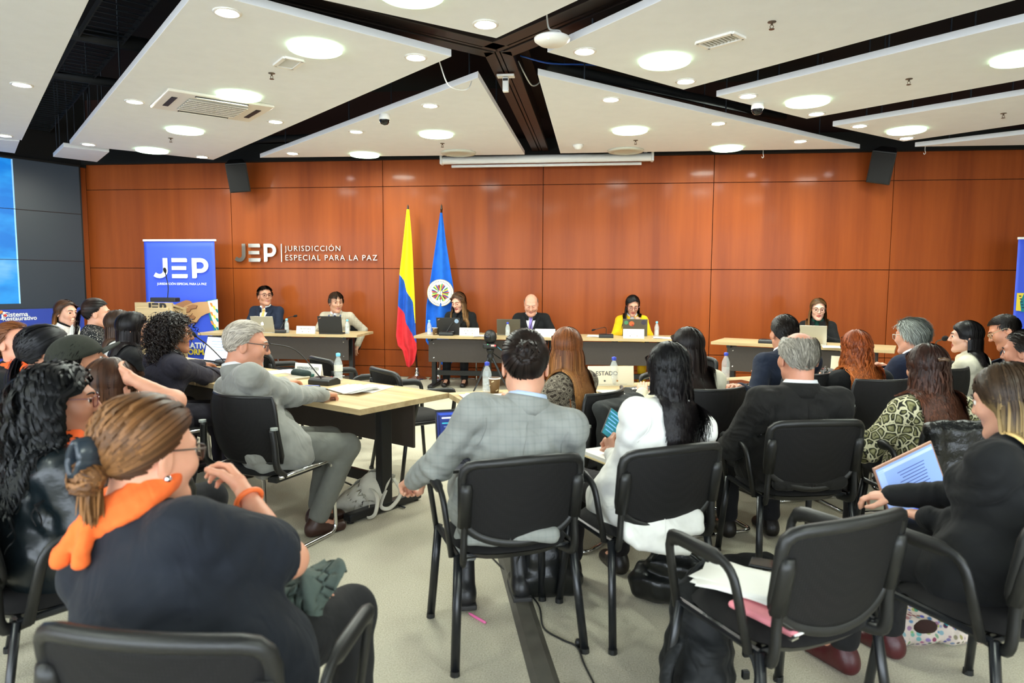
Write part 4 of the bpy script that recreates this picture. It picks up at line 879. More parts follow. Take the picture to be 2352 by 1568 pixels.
    if st == 'curly':
        n2 = Pth.shape[1]; fine = []; tt = np.linspace(0, n2-1, n2*3)
        for ax in range(3): fine.append(np.stack([np.interp(tt, np.arange(n2), Pth[i, :, ax]) for i in range(m)]))
        Pth = np.stack(fine, -1); ph2 = RNG.random((m, 1))*6.28; a = ph2+tt[None, :]*spec.get('coil', 2.4); rr = spec.get('cr', .012)*np.minimum(1, tt/2)[None, :]
        Pth[..., 0] += rr*np.cos(a); Pth[..., 1] += rr*np.sin(a); Pth[..., 2] += rr*.5*np.sin(a*1.3+1)
    wdt = spec.get('w', .0085)*(.62 if st != 'short' else .32)*(.7+.6*RNG.random(m)); V, F, A = ribbons(Pth, HC, wdt, spec.get('th', .0035))
    Vs, Fs, As = [V], [F], [A]; nn_ = len(V)
    # scalp cap under the locks
    dd = []; nu, nv = 36, 20
    for j in range(nv+1):
        for i in range(nu): ph, th = PI*j/nv, 2*PI*i/nu; dd.append((math.sin(ph)*math.cos(th), math.sin(ph)*math.sin(th), math.cos(ph)))
    dd = np.array(dd); ok = scalp(dd, spec.get('top', 9.)); cap = HC+HR*(1.0+.006+vol*.25)*dd; f = []
    for j in range(nv):
        for i in range(nu):
            q = [j*nu+i, (j+1)*nu+i, (j+1)*nu+(i+1) % nu, j*nu+(i+1) % nu]
            if all(ok[x] for x in q): f.append(q)
    if f and not spec.get('nocap'): Vs.append(cap); Fs.append(np.array(f)+nn_); As.append(np.tile([.35, .0, 0], (len(cap), 1))); nn_ += len(cap)
    if st == 'tied' and spec.get('bun'):
        r = spec['bun']; c_ = tie+np.array([0, -r*.55, 0]); pp = []
        for k in range(spec.get('bunn', 150)):
            ax = vnorm(np.array([0, -1, .1])+RNG.normal(0, .55, 3)); x_ = vnorm(np.cross(ax, RNG.normal(0, 1, 3))); y_ = np.cross(ax, x_); r_ = r*(.55+.5*RNG.random()); a0 = RNG.random()*6.28
            pp.append([c_+ax*r*.45*RNG.normal()*.6+r_*(math.cos(a_)*x_+math.sin(a_)*y_) for a_ in np.linspace(a0, a0+4.2, 12)])
        v, f4, a4 = ribbons(np.array(pp), c_, np.full(len(pp), .0045), .003, .3); Vs.append(v); Fs.append(f4+nn_); As.append(a4); nn_ += len(v)
        bb = MB().ball(c_, r*.72, 14, 9); v = np.concatenate(bb.v); Vs.append(v); Fs.append(np.array(bb.f)+nn_); As.append(np.tile([.2, .3, 0], (len(v), 1))); nn_ += len(v)
    V = (np.concatenate(Vs)*hs)@Rh.T+Hc
    if st == 'tied' and spec.get('tail'):
        n3 = 260; L3 = spec['tail']; s3 = 12; p3 = (tie*hs)@Rh.T+Hc+RNG.normal(0, .009, (n3, 3)); v3 = np.tile(vnorm(Rh@np.array([0, -.45, -.35])), (n3, 1))+RNG.normal(0, .12, (n3, 3)); pp = [p3.copy()]
        for k in range(s3):
            v3 = v3*.62+np.array([0, 0, -1])*.38+RNG.normal(0, .05, v3.shape); v3 /= np.linalg.norm(v3, axis=1, keepdims=True); p3 = p3+v3*(L3/s3)
            hl = ((p3-Hc)@Rh)/hs; q = (hl-HC)/(HR*1.12); mm = np.linalg.norm(q, axis=1); ins = mm < 1; hl[ins] = (HC+HR*1.12*q/mm[:, None])[ins]; p3 = (hl*hs)@Rh.T+Hc
            if cloth is not None:
                d_ = cloth(p3); h = .004; gr = np.stack([cloth(p3+np.eye(3)[i]*h)-d_ for i in range(3)], 1)/h; p3 = p3+np.where((d_ < .015)[:, None], gr*(.017-d_)[:, None], 0)
            pp.append(p3.copy())
        v, f, a = ribbons(np.stack(pp, 1), Hc, np.full(n3, .005), .002, .3); Vs2 = [V, v]; Fs.append(f+nn_); As.append(a); V = np.concatenate(Vs2)
    o = mesh_np('hair', V, np.concatenate(Fs), hair_mat(c1, c2, spec.get('gloss', .42)), par, attr=np.concatenate(As)); o['label'] = spec.get('label', 'hair'); return o
# ---------------- skin and small materials
def skin(c):
    key = 'skin_'+c[1:]
    if key in MATS: return MATS[key]
    t = NT(key); v = t.coord(); f = t.noise(v, 14, 3); col = lin(c); t.l(t.ramp(f, [(.3, (col[0]*.93, col[1]*.86, col[2]*.84, 1)), (.7, (min(1, col[0]*1.03), col[1], col[2], 1))]).outputs[0], t.b.inputs['Base Color'])
    t.b.inputs['Roughness'].default_value = .5; t.b.inputs['Subsurface Weight'].default_value = .12; t.b.inputs['Subsurface Radius'].default_value = (.02, .008, .004); t.b.inputs['Subsurface Scale'].default_value = .3
    t.bump(t.noise(v, 240, 2), .06, .002); MATS[key] = t.m; return t.m
m_eyew, m_iris = mat('eye_white', '#e8e2da', .2), mat('iris_brown', '#2a1a10', .15)
m_lens = mat('spectacle_lens', '#ffffff', .02, trans=1., ior=1.1, alpha=.25)
PEOPLE = []
def person(lab, head, Y, yaw=0, lean=8, root=None, hyaw=None, hpitch=0, hroll=0, s=None, build=1., sex='m', skinc='#c99477', top=None, bottom='#1b1b1e', shoe='#1a1513', hair=None, glasses=None,
           la=None, ra=None, lpose='relax', rpose='relax', lpalm=None, rpalm=None, lpole=None, rpole=None, knees=None, feet=None, h=.016, lid=24, face=None, twist=0, kindhead=None, hsc=1.10, brow='#241a14', lips=None, extra=None, bare=False, ankle=None, chairk=None, chairlab=None, chairyaw=None, chairdy=0., seat=.445, tuck=0., lelb=None, relb=None, neck=1., chairdx=0.):
    hw = hy(head[0], head[1], Y) if not (len(head) == 3) else np.array(head)
    s = s or (.94 if sex == 'f' else 1.); Rb = rotz(R(yaw)); fe = sex == 'f'; hyaw = yaw if hyaw is None else hyaw
    P = np.array([0, 0, seat+.095*s]); Rh = rotz(R(hyaw-yaw))@rotx(-R(hpitch))@roty(R(hroll)); hs = hsc*s
    nv = Rh@np.array([0, .030, .138*neck])*hs*.45+np.array([0, .032, .138*neck])*hs*.55          # neck base -> head centre
    if root is None:
        up = np.array([0, math.sin(R(lean)), math.cos(R(lean))]); T = (hw[2]-P[2]-nv[2])/up[2]
        if T < .35*s: P[2] -= 0; up = vnorm([0, math.sin(R(lean))+.3, math.cos(R(lean))]); T = (hw[2]-P[2]-nv[2])/up[2]
        Hc = P+up*T+nv; rt = hw-Rb@Hc; rt[2] = 0
    else:
        rt = np.array([root[0], root[1], 0.]); Hc = Rb.T@(hw-rt); N_ = Hc-nv; T = np.linalg.norm(N_-P); up = (N_-P)/T
    N = P+up*T; fw = vnorm(np.array([0, 1, 0])-up*up[1]); fw = rotz(R(twist))@fw; lat = vnorm(np.cross(fw, up)); lat0 = np.array([1., 0, 0]); bu = build
    print(f'  {lab[:40]:40s} T={T:.2f} lean={math.degrees(math.asin(up[1])):.0f} root=({rt[0]:.2f},{rt[1]:.2f})')
    e = empty('person', lab, 'person', tuple(rt), R(yaw)); PEOPLE.append(e)
    sw = (.168 if fe else .190)*s*(.94+.06*bu); back = -fw*.02*s
    mid = P*.5+N*.5-fw*.015; chest = N-up*.15*s; sh = [N-up*(.072 if fe else .055)*s+lat*sgn*sw+back for sgn in (-1, 1)]
    l1, l2 = .285*s, .245*s
    def IK(S, W, pole):
        d = W-S; D = np.linalg.norm(d)
        if D > (l1+l2)*.985: W = S+d/D*(l1+l2)*.985; d = W-S; D = np.linalg.norm(d)
        a = (l1*l1-l2*l2+D*D)/(2*D); hgt = math.sqrt(max(l1*l1-a*a, 0)); u = d/D; pl = np.array(pole, float); pl -= u*np.dot(pl, u); return S+u*a+vnorm(pl)*hgt, W
    def target(t, sgn):
        if t is None: return P+np.array([sgn*.13*s, .24*s, .11*s])
        if isinstance(t, tuple) and len(t) == 4: return Rb.T@((hy if t[0] == 'p' else hz)(t[1], t[2], t[3])-rt)
        return np.array(t, float)
    arms = []
    for i, (sgn, t, pole) in enumerate(((-1, la, lpole), (1, ra, rpole))):
        W_ = target(t, sgn); eo = (lelb, relb)[i]
        if eo is not None: arms.append((sh[i], target(eo, sgn), W_)); continue
        E_, W_ = IK(sh[i], W_, pole if pole is not None else (sgn*.7, -.5, -.8)); arms.append((sh[i], E_, W_))
    hips = [P+np.array([sgn*.085*s, .02, -.01]) for sgn in (-1, 1)]; kn = knees or [(-.12, .44-tuck, .50), (.12, .44-tuck, .50)]; ft = feet or [(-.13, .42-tuck*2, .075), (.13, .42-tuck*2, .075)]
    kn = [np.array(k)*[1, s, 1] for k in kn]; ft = [np.array(k, float) for k in ft]
    def torso(q):
        pr = [('c', P-[0, 0, .0], mid, .112*bu*s+q, .102*bu*s+q, lat0, 1.38), ('c', mid, chest, .104*bu*s+q, .112*s*(.7+.3*bu)+q, lat, 1.42 if not fe else 1.3), ('c', chest, N-up*.055*s, .108*s*(.7+.3*bu)+q, .062*s+q, lat, 1.5 if not fe else 1.35),
              ('c', hips[0], hips[1], .108*s*bu+q, .108*s*bu+q), ('c', chest, N-up*.012*s-fw*.006, .088*s+q, .052*s+q*.8)]
        for i in (0, 1): pr.append(('c', N-up*.02*s-fw*.012, sh[i], .050*s+q*.8, .055*s+q))
        if fe and bu < 1.3:
            for sgn in (-1, 1): pr.append(('e', chest+fw*.085*s+lat*sgn*.07*s-up*.02, (.062*s+q,)*3))
        if fe and bu >= 1.3: pr.append(('c', chest+fw*.07-lat*.09, chest+fw*.07+lat*.09, .10+q, .10+q))
        return pr
    def armp(q, i, upto=1.):
        S_, E_, W_ = arms[i]; pr = [('c', S_, E_, .052*s*(.6+.4*bu)+q, .043*s*(.7+.3*bu)+q)]
        if upto >= 1: pr.append(('c', E_, W_, .042*s*(.8+.2*bu)+q, .027*s+q))
        return pr
    def legp(q, qa=None):
        pr = []
        for i in (0, 1): fe_ = ft[i] if qa is None else ft[i]+vnorm(kn[i]-ft[i])*(.15 if ankle else .05); pr += [('c', hips[i], kn[i], .088*s*(.6+.4*bu)+q, .060*s+q), ('c', kn[i], fe_, .058*s+q, .036*s+(q if qa is None else qa))]
        return pr
    # --- body: one continuous surface, finer head and hands merged into it
    bp = torso(-.004)+armp(-.002, 0)+armp(-.002, 1)+legp(-.004)+[('c', N-up*.03, Hc+Rh@np.array([0, -.03, -.075])*hs, (.046 if fe else .054)*s, (.043 if fe else .050)*s)]
    for i in (0, 1): bp.append(('c', ft[i], ft[i]+np.array([0, .13, -.045]), .034, .028))
    fb = field(bp, .03); V, F = surfnet(fb, fb.lo, fb.hi, .011 if bare else .02); mi = np.zeros(len(F), int); Vs, Fs, Ms = [V], [F], [mi]; n = len(V)
    hv, hf, hm = head_tpl(kindhead or sex, lid); Vs.append((hv*hs)@Rh.T+Hc); Fs.append(hf+n); Ms.append(hm); n += len(hv)
    for i, (pose, palm) in enumerate(((lpose, lpalm), (rpose, rpalm))):
        if pose is None: continue
        S_, E_, W_ = arms[i]; d = vnorm(W_-E_); pn = np.array(palm if palm is not None else (0, 0, -1), float)
        if face and i in face: d = vnorm(np.array(face[i], float))
        pn = vnorm(pn-d*np.dot(pn, d)); z = -pn; x = np.cross(d, z); v, f = hand_tpl(pose); v = v.copy()*s*1.02*(.92 if fe else 1.)
        if i == 1: v[:, 0] *= -1; f = f[:, ::-1]
        v = W_+np.outer(v[:, 0], x)+np.outer(v[:, 1], d)+np.outer(v[:, 2], z); Vs.append(v); Fs.append(f+n); Ms.append(np.zeros(len(f), int)); n += len(v)
    lipm = mat('lips_'+(lips or ('#a8544c' if fe else '#a5685a'))[1:], lips or ('#a8544c' if fe else '#a5685a'), .4); browm = mat('brow_'+brow[1:], brow, .8)
    mesh_np('body', np.concatenate(Vs), np.concatenate(Fs), [skin(skinc), lipm, m_eyew, m_iris, browm], e, np.concatenate(Ms))
    # --- clothes
    ns = RNG.random(6)*6.28
    fc = [(arms[i][1], vnorm(arms[i][2]-arms[i][0]), .085, .0055) for i in (0, 1)]+[(sh[i]-up*.10-lat*(-.03, .03)[i], vnorm(lat*(-1, 1)[i]+up*.5), .10, .005) for i in (0, 1)]+[(mid+lat*sgn*.10, up, .11, .0045) for sgn in (-1, 1)]+[(mid-fw*.1, vnorm(up+lat*.25), .13, .0035), (arms[0][2]*.5+arms[0][1]*.5, vnorm(arms[0][2]-arms[0][1]), .07, .003), (arms[1][2]*.5+arms[1][1]*.5, vnorm(arms[1][2]-arms[1][1]), .07, .003)]
    def wrk(fn, a=.0035):
        def g(p):
            d = fn(p); w_ = .03*np.sin(p[:, 0]*19+ns[4])*np.sin(p[:, 1]*17+p[:, 2]*11+ns[5])
            for c_, ax_, r_, am in fc:
                q_ = p-c_.astype(np.float32); d = d+am*(a/.0035)*np.exp(-np.sum(q_*q_, 1)/(r_*r_))*np.sin(95*(q_@ax_.astype(np.float32)+w_)+ns[0])
            return d+a*.6*(np.sin(p[:, 0]*27+p[:, 2]*19+ns[0])*np.sin(p[:, 1]*23+p[:, 2]*31+ns[1])+.6*np.sin(p[:, 2]*57+p[:, 0]*13+ns[2])*np.sin(p[:, 0]*41+p[:, 1]*37+ns[3]))
        def _old(p): return fn(p)+a*(np.sin(p[:, 0]*27+p[:, 2]*19+ns[0])*np.sin(p[:, 1]*23+p[:, 2]*31+ns[1])+.6*np.sin(p[:, 2]*57+p[:, 0]*13+ns[2])*np.sin(p[:, 0]*41+p[:, 1]*37+ns[3]))
        return g
    def collar(name, m, r, hgt, flap, drop, up0=0.):
        b = MB(); C_ = N+up*up0+fw*.004; rows = [(r+.004, -.012), (r-.004, hgt*.6), (r-.007, hgt), (r-.001, hgt+.004), (r+.008, hgt*.75), (r+.016, hgt-flap)]
        def fn(u, v):
            a_ = (u-.5)*2*R(158); k = v*(len(rows)-1); i = min(int(k), len(rows)-2); f_ = k-i; rr = rows[i][0]*(1-f_)+rows[i+1][0]*f_; zz = rows[i][1]*(1-f_)+rows[i+1][1]*f_; fr = (1-math.cos(a_))/2
            return C_-fw*math.cos(a_)*rr*1.0*s+lat*math.sin(a_)*rr*1.10*s+up*(zz*s-drop*fr)+fw*.012*fr
        b.sheet(fn, 25, 11); return b.build(name, m, e, smooth=True, thick=.004)
    kind = top['kind']; tm = top['m']; q = top.get('e', .02); t0 = top.get('v', .55); cloth = None
    def vcut(p, lo=t0, w=.30):
        r_ = p-P.astype(np.float32); t = r_@up.astype(np.float32); x = np.abs(r_@lat.astype(np.float32)); f_ = r_@fw.astype(np.float32)
        return np.maximum(x*.95-(t-lo*T)*w, -(f_-.0))
    if kind in ('jacket', 'blazer'):
        pr = torso(q)+armp(q*.85, 0)+armp(q*.85, 1)
        if not fe or top.get('pads'):
            for i in (0, 1): pr.append(('c', N-up*.035*s, sh[i]+up*.012, .045*s, .052*s))
        for sgn in (-1, 1): pr.append(('c', P+np.array([sgn*.07*s, -.02, .04]), P+np.array([sgn*.10*s, .08, -.035+top.get('drop', 0)]), .12*s*bu+q*.8, .10*s*bu+q*.6))
        if top.get('tails'): pr.append(('c', P+np.array([-.12, -.10, -.02]), P+np.array([.12, -.10, -.02]), .075, .075)); pr.append(('c', P+np.array([-.16, -.08, -.10]), P+np.array([.16, -.08, -.10]), .05, .05))
        if top.get('tails', 0) in (2, 3): pr += [('c', P+np.array([-.15, -.15, -.02]), P+np.array([.15, -.15, -.02]), .05, .05), ('c', np.array([-.16, -.225, seat+.055]), np.array([.16, -.225, seat+.055]), .032, .032)]
        if top.get('tails') == 3: pr += [('c', np.array([-.15, -.25, seat+.02]), np.array([.15, -.25, seat+.02]), .034, .034), ('c', np.array([-.12, -.265, seat-.02]), np.array([.10, -.265, seat-.07]), .026, .022)]
        collar('jacket_collar', tm, .075, .052, .064, .055, .008)
        f0 = field(pr, .03); cloth = f0; f1 = wrk(f0, top.get('wr', .0035)); fn = (lambda p: np.maximum(f1(p), -vcut(p))) if top.get('v', .55) < .95 else f1
        V, F = surfnet(fn, f0.lo, f0.hi, h); o = mesh_np(kind, V, F, tm, e); o['label'] = top.get('label', kind)
        sm = top.get('shirt')
        if sm is not None:
            collar('shirt_collar', sm, .064, .064, .036, .045, .008); ps = torso(.009)+[('c', N-up*.03, N+up*.015+fw*.004, .057*s, .054*s)]
            fs = field(ps, .02); V, F = surfnet(fs, fs.lo, fs.hi, h); mesh_np('shirt', V, F, sm, e)
            if top.get('cuffs'):
                for i in (0, 1):
                    S_, E_, W_ = arms[i]; d = vnorm(W_-E_); MB().tube([W_-d*.05, W_-d*.005], [.040*s, .038*s], 14).build('shirt_cuff', sm, e, smooth=True)
            def onsurf(f, t, x):
                p = P+up*T*t+lat*x+fw*.4
                for _ in range(40):
                    dd = float(f(p[None].astype(np.float32))[0])
                    if dd < .002: break
                    p = p-fw*max(dd*.8, .002)
                return p
            if top.get('tie') is not None:
                ts = np.linspace(.955, .40, 12); b = MB(); L_ = []
                for k, t in enumerate(ts):
                    w_ = (.018 if k else .022)+.018*min(1, max(0, (k-1)/8)); c_ = onsurf(fs, t, 0); L_ += [c_-lat*w_+fw*.003, c_+fw*.009, c_+lat*w_+fw*.003]
                b.add(L_, [(k*3+i, k*3+i+1, k*3+i+4, k*3+i+3) for k in range(11) for i in (0, 1)]); b.ball(onsurf(fs, .955, 0)+fw*.004, (.02, .014, .018), 10, 7); b.build('tie', top['tie'], e, smooth=True)
            if top.get('lapel', True) and t0 < .9:
                for sgn in (-1, 1):
                    L_ = []
                    for t in np.linspace(.99, t0+.02, 10):
                        xi = max(.006, (t-t0)*T*.30/.95); wd = .055*math.sin(PI*min(1, .15+.85*(1-(t-t0)/(1-t0+1e-6))**.6))+.008
                        L_ += [onsurf(f0, t, sgn*xi)+fw*.006, onsurf(f0, t, sgn*(xi+wd*.55))+fw*.008, onsurf(f0, t, sgn*(xi+wd))+fw*.004]
                    MB().add(L_, [(k*3+i, k*3+i+1, k*3+i+4, k*3+i+3) for k in range(9) for i in (0, 1)]).build('lapel', tm, e, smooth=True, thick=.004)
            if top.get('lanyard') is not None:
                for sgn in (-1, 1):
                    L_ = [onsurf(f0, t, sgn*max(.012, (t-.35)*.14))+fw*.012 for t in np.linspace(1., .40, 10)]; MB().tube(L_, .011, 4, flat=.18, up=fw).build('lanyard', top['lanyard'], e)
        if top.get('seams'):
            def onback(t_, x, w=-1.):
                p = P+up*T*t_+lat*x-fw*.4
                for _ in range(40):
                    dd = float(fn(p[None].astype(np.float32))[0])
                    if dd < .0015: break
                    p = p+fw*max(dd*.8, .0015)
                return p
            MB().tube([onback(t_, 0) for t_ in np.linspace(.93, -.05, 22)], .0022, 5).build('back_seam', tm, e, smooth=True)
            for sgn in (-1, 1): MB().tube([onback(t_, sgn*(sw*.88+.02*(1-t_)-.02*math.sin((t_-.6)*9))) for t_ in np.linspace(.90, .62, 10)], .0022, 5).build('armhole_seam', tm, e, smooth=True)
    elif kind in ('tee', 'blouse', 'coat'):
        pr = torso(q)+[('t', N-up*.005, vnorm(up-fw*.3), .062*s, .012*s, lat, 1.1)]
        for sgn in (-1, 1): pr.append(('c', P+np.array([sgn*.07*s, -.02, .05]), P+np.array([sgn*.09*s, .06, -.02]), .118*s*bu+q*.7, .10*s*bu+q*.6))
        for i in (0, 1):
            if kind == 'tee': S_, E_, W_ = arms[i]; pr.append(('c', S_, S_+(E_-S_)*.72, .056*s*(.6+.4*bu)+q, .054*s*(.6+.4*bu)+q*1.3))
            else: pr += armp(q*.9, i)
        if top.get('puff'):
            for i in (0, 1): pr.append(('e', sh[i]+up*.02, (.075, .07, .075)))
        if top.get('turtle') is not None: pass
        f0 = field(pr, .045); cloth = f0; f1 = wrk(f0, top.get('wr', .004)); fn = (lambda p: np.maximum(f1(p), -vcut(p))) if top.get('v', 1.) < .95 else f1
        V, F = surfnet(fn, f0.lo, f0.hi, h); o = mesh_np({'tee': 't_shirt', 'blouse': 'blouse', 'coat': 'coat'}[kind], V, F, tm, e); o['label'] = top.get('label', kind)
        if top.get('shirt') is not None:
            fs = field(torso(.009)+[('c', N-up*.03, N+up*.05+fw*.015, .056*s, .052*s)], .02); V, F = surfnet(fs, fs.lo, fs.hi, h); mesh_np('undershirt', V, F, top['shirt'], e)
    if isinstance(bottom, str): bm = fabric('trouser_'+bottom[1:], bottom, wr=.4)
    else: bm = bottom
    fl_ = field([('c', P-[0, 0, .0], P+[0, 0, .1], .118*bu*s, .11*bu*s, lat0, 1.38), ('c', hips[0], hips[1], .116*s*bu, .116*s*bu)]+legp(.012, .022), .03); V, F = surfnet(wrk(fl_, .003), fl_.lo, fl_.hi, max(h, .014)); mesh_np('trousers', V, F, bm, e)
    for i in (0, 1):
        a = ft[i]; sp = [('c', a+[0, -.03, -.045], a+[0, .15, -.050], .036, .034, (1, 0, 0), 1.15), ('c', a+[0, -.02, -.02], a+[0, .05, -.03], .044, .036), ('c', a+[0, 0, -.01], a+vnorm(kn[i]-a)*(.11 if ankle else .01), .044, .043)]
        fsn = field(sp, .02); fsh = lambda p, z0=a[2]-.075: np.maximum(fsn(p), z0-p[:, 2]); V, F = surfnet(fsh, fsn.lo, fsn.hi, .009); so = mesh_np('shoe', V, F, mat('leather_'+shoe[1:], shoe, .4, bump=.1, bscale=120), e)
        if ankle: MB().prism([(-.044, -.075), (.044, -.075), (.046, .05), (.04, .15), (0, .185), (-.04, .15), (-.046, .05)], .022, (a+[0, 0, -.078], (1, 0, 0), (0, 1, 0), (0, 0, 1))).build('sole', mat('rubber_sole', '#2b2a29', .7), so, bevel=.006)
    # --- hair, spectacles
    if hair: make_hair(e, hair, Hc, Rh, hs, cloth)
    if glasses:
        gm = mat('glasses_'+glasses[1:], glasses, .3); X = lambda v: Hc+Rh@(np.array(v)*hs); b = MB()
        for sgn in (-1, 1):
            pts = fillet([(sgn*.010, .1035, .024), (sgn*.056, .094, .026), (sgn*.054, .094, -.010), (sgn*.014, .1035, -.012)], .012, 4, True); b.tube([X(p) for p in pts], .0020*hs, 6, closed=True)
            b.tube([X((sgn*.056, .094, .02)), X((sgn*.079, .08, .022)), X((sgn*.083, -.01, .022)), X((sgn*.081, -.03, .005))], .0022*hs, 5)
        b.tube([X((-.011, .1035, .014)), X((0, .107, .017)), X((.011, .1035, .014))], .002*hs, 5); go = b.build('glasses', gm, e)
        for sgn in (-1, 1): MB().add([X(p) for p in ((sgn*.013, .1035, .022), (sgn*.054, .094, .024), (sgn*.052, .094, -.009), (sgn*.016, .1035, -.010))], [(0, 1, 2, 3)]).build('lens', m_lens, go)
    if chairk:
        cy = yaw if chairyaw is None else chairyaw; off = rotz(R(cy))@np.array([chairdx, chairdy, 0]); chair(chairk, rt[0]+off[0], rt[1]+off[1], cy, chairlab)
    info = dict(e=e, N=N, up=up, fw=fw, lat=lat, P=P, T=T, Hc=Hc, Rh=Rh, hs=hs, arms=arms, cloth=cloth, Rb=Rb, rt=rt, s=s)
    if extra: extra(info)
    return info
def bandana(c, tail=1, big=1., rise=0.):
    m = fabric('bandana_'+c[1:], c, wr=.6)
    def fn(I):
        N, up, fw, lat, s = I['N']+I['up']*rise, I['up'], I['fw'], I['lat'], I['s']
        ax = vnorm(up-fw*.28); pr = [('t', N+up*.040+fw*.012, ax, .066*s*big, .020*s, lat, 1.10), ('t', N+up*.016+fw*.014, ax, .078*s*big, .022*s, lat, 1.14), ('t', N-up*.004+fw*.016, ax, .088*s*big, .018*s, lat, 1.16)]
        if tail > 0: pr += [('c', N-fw*.09-lat*.03+up*.01, N-fw*.135-lat*.10-up*.05, .018, .024), ('c', N-fw*.10-lat*.01, N-fw*.13-lat*.05-up*.075, .016, .020)]
        f = field(pr, .012); V, F = surfnet(lambda p: f(p)+.003*np.sin(p[:, 2]*160+p[:, 0]*60)*np.sin(p[:, 0]*70+p[:, 1]*50), f.lo, f.hi, .008); mesh_np('bandana', V, F, m, I['e'])
    return fn
# ================================================================ THE PEOPLE IN THE ROOM
print('people')
W_SH = fabric('shirt_white', '#e6e8ea', wr=.3); NAVY = fabric('suit_navy', '#1a2233', wr=.5); BLK = fabric('suit_black', '#131415', wr=.5); CHAR = fabric('suit_charcoal', '#1d1c1a', wr=1.); DKS = fabric('suit_dusk', '#2a2832', wr=.6)
GREYS = fabric('suit_grey', '#8a8a83', wr=.7, sheen=.3); GCHK = fabric('suit_grey_check', '#8d8f8a', 'check', '#7f8380', wr=.6); BEIGE = fabric('suit_beige_check', '#b3aa97', 'check', '#94907f', wr=.5)
YEL = fabric('blazer_yellow', '#e0b512', wr=.5); WHT = fabric('blazer_white', '#e9e8e2', wr=.55); CREAM = fabric('blazer_cream', '#dcd6be', wr=.6); OLV = fabric('blouse_olive', '#6d6b42', 'leopard', '#22231a', wr=.4); PAIS = fabric('blouse_paisley', '#3a3128', 'paisley', '#a59a85', wr=.4)
DOTS = fabric('blouse_dots', '#15171a', 'dots', '#b9b6ae', wr=.3); TEE = fabric('tee_black', '#1c2028', wr=.55); LEA = mat('jacket_leather', '#10181c', .32, bump=.5, bscale=14); GREEN = fabric('turtleneck_green', '#0d3a30', wr=.3)
TYP = dict(la=(-.13, .36, .775), ra=(.13, .36, .775), lpose='type', rpose='type')
def J(m, shirt=None, v=.55, **k): return dict(kind='jacket', m=m, shirt=shirt, v=v, **k)
def shorth(c, n=420, L=.045, **k): return dict(style='short', c=c, n=n, len=L, vol=k.pop('vol', .10), w=.007, **k)
# --- back row
person('man in navy suit with pale yellow tie and glasses at the back left table', (609, 681), 9.76, 180, 4, hyaw=222, hpitch=-6, skinc='#c08d72', top=J(NAVY, W_SH, .50, tie=fabric('tie_yellow', '#e0b066', wr=.1)), hair=shorth('#17120f', comb=(.2, .5, .3), lift=.22, L=.028), glasses='#16161a', hsc=1.22, chairk='b', chairlab='cantilever chair of the man with the yellow tie', **TYP)
person('man in beige checked suit with dark tie and lanyard at the back left table', (772, 695), 9.70, 180, 10, hyaw=218, hpitch=6, skinc='#c39478', top=J(BEIGE, W_SH, .50, tie=fabric('tie_navy', '#252c44', wr=.1), lanyard=mat('lanyard_navy', '#2c3d66', .6)), bottom='#8d8676', hair=shorth('#2e2118', comb=(0, .8, .1), L=.055), la=(-.30, .02, .52), ra=(.13, .36, .775), rpose='type', hsc=1.22, chairk='b', chairlab='cantilever chair of the man in the beige checked suit')
person('woman in black blazer with long light brown hair beside the blue flag', (1053, 694), 9.70, 180, 8, hyaw=160, hpitch=20, lid=2, sex='f', skinc='#dba98f', top=J(BLK, fabric('top_black', '#141415'), .62), hair=dict(style='long', c='#4a3323', c2='#8d6a45', len=.36, n=360, wave=.006, w=.008), hsc=1.22, chairk='b', chairlab='cantilever chair of the woman beside the blue flag', **TYP)
person('bald man in black suit with lilac tie, reading at the middle of the back table', (1220, 699), 9.66, 180, 10, hyaw=184, hpitch=26, lid=-5, kindhead='h', build=1.15, skinc='#d39f86', top=J(BLK, W_SH, .42, tie=fabric('tie_lilac', '#8d7cc4', wr=.1)), hair=dict(style='short', c='#b7aea2', n=260, len=.02, top=.18, vol=.03, w=.006, comb=(0, -.6, -.8)), brow='#a89a8c', la=(-.22, .32, .775), ra=(.20, .34, .775), lpose='flat', rpose='flat', hsc=1.22, chairk='b', chairlab='cantilever chair of the bald man')
person('woman in yellow blazer with black hair and glasses, hand beside her face', (1453, 702), 9.68, 180, 8, hyaw=184, hpitch=22, lid=8, sex='f', skinc='#c8957a', top=J(YEL, W_SH, .45, lanyard=mat('lanyard_grey', '#5b6a80', .6)), bottom='#c79c12', hair=dict(style='long', c='#0e0b0b', c2='#17110f', len=.34, n=360, part=-.25, w=.008), glasses='#6b3040', la=('p', 1472, 742, 9.52), lpose='pinch', lpalm=(.8, -.4, .2), lpole=(-.5, .2, -1), ra=(.12, .36, .775), rpose='type', hsc=1.22, chairk='b', chairlab='cantilever chair of the woman in yellow')
person('woman with long light brown hair, green turtleneck and glasses at the right table', (1879, 711), 9.22, 158, 6, hyaw=170, hpitch=6, sex='f', skinc='#dcb09a', top=J(BLK, GREEN, .60, lapel=False), hair=dict(style='long', c='#50381f', c2='#7b5a3a', len=.40, n=360, w=.008), glasses='#4a3028', la=(-.13, .34, .775), ra=(.13, .34, .775), lpose='type', rpose='type', extra=None, hsc=1.22, chairk='b', chairlab='cantilever chair of the woman in the green turtleneck')
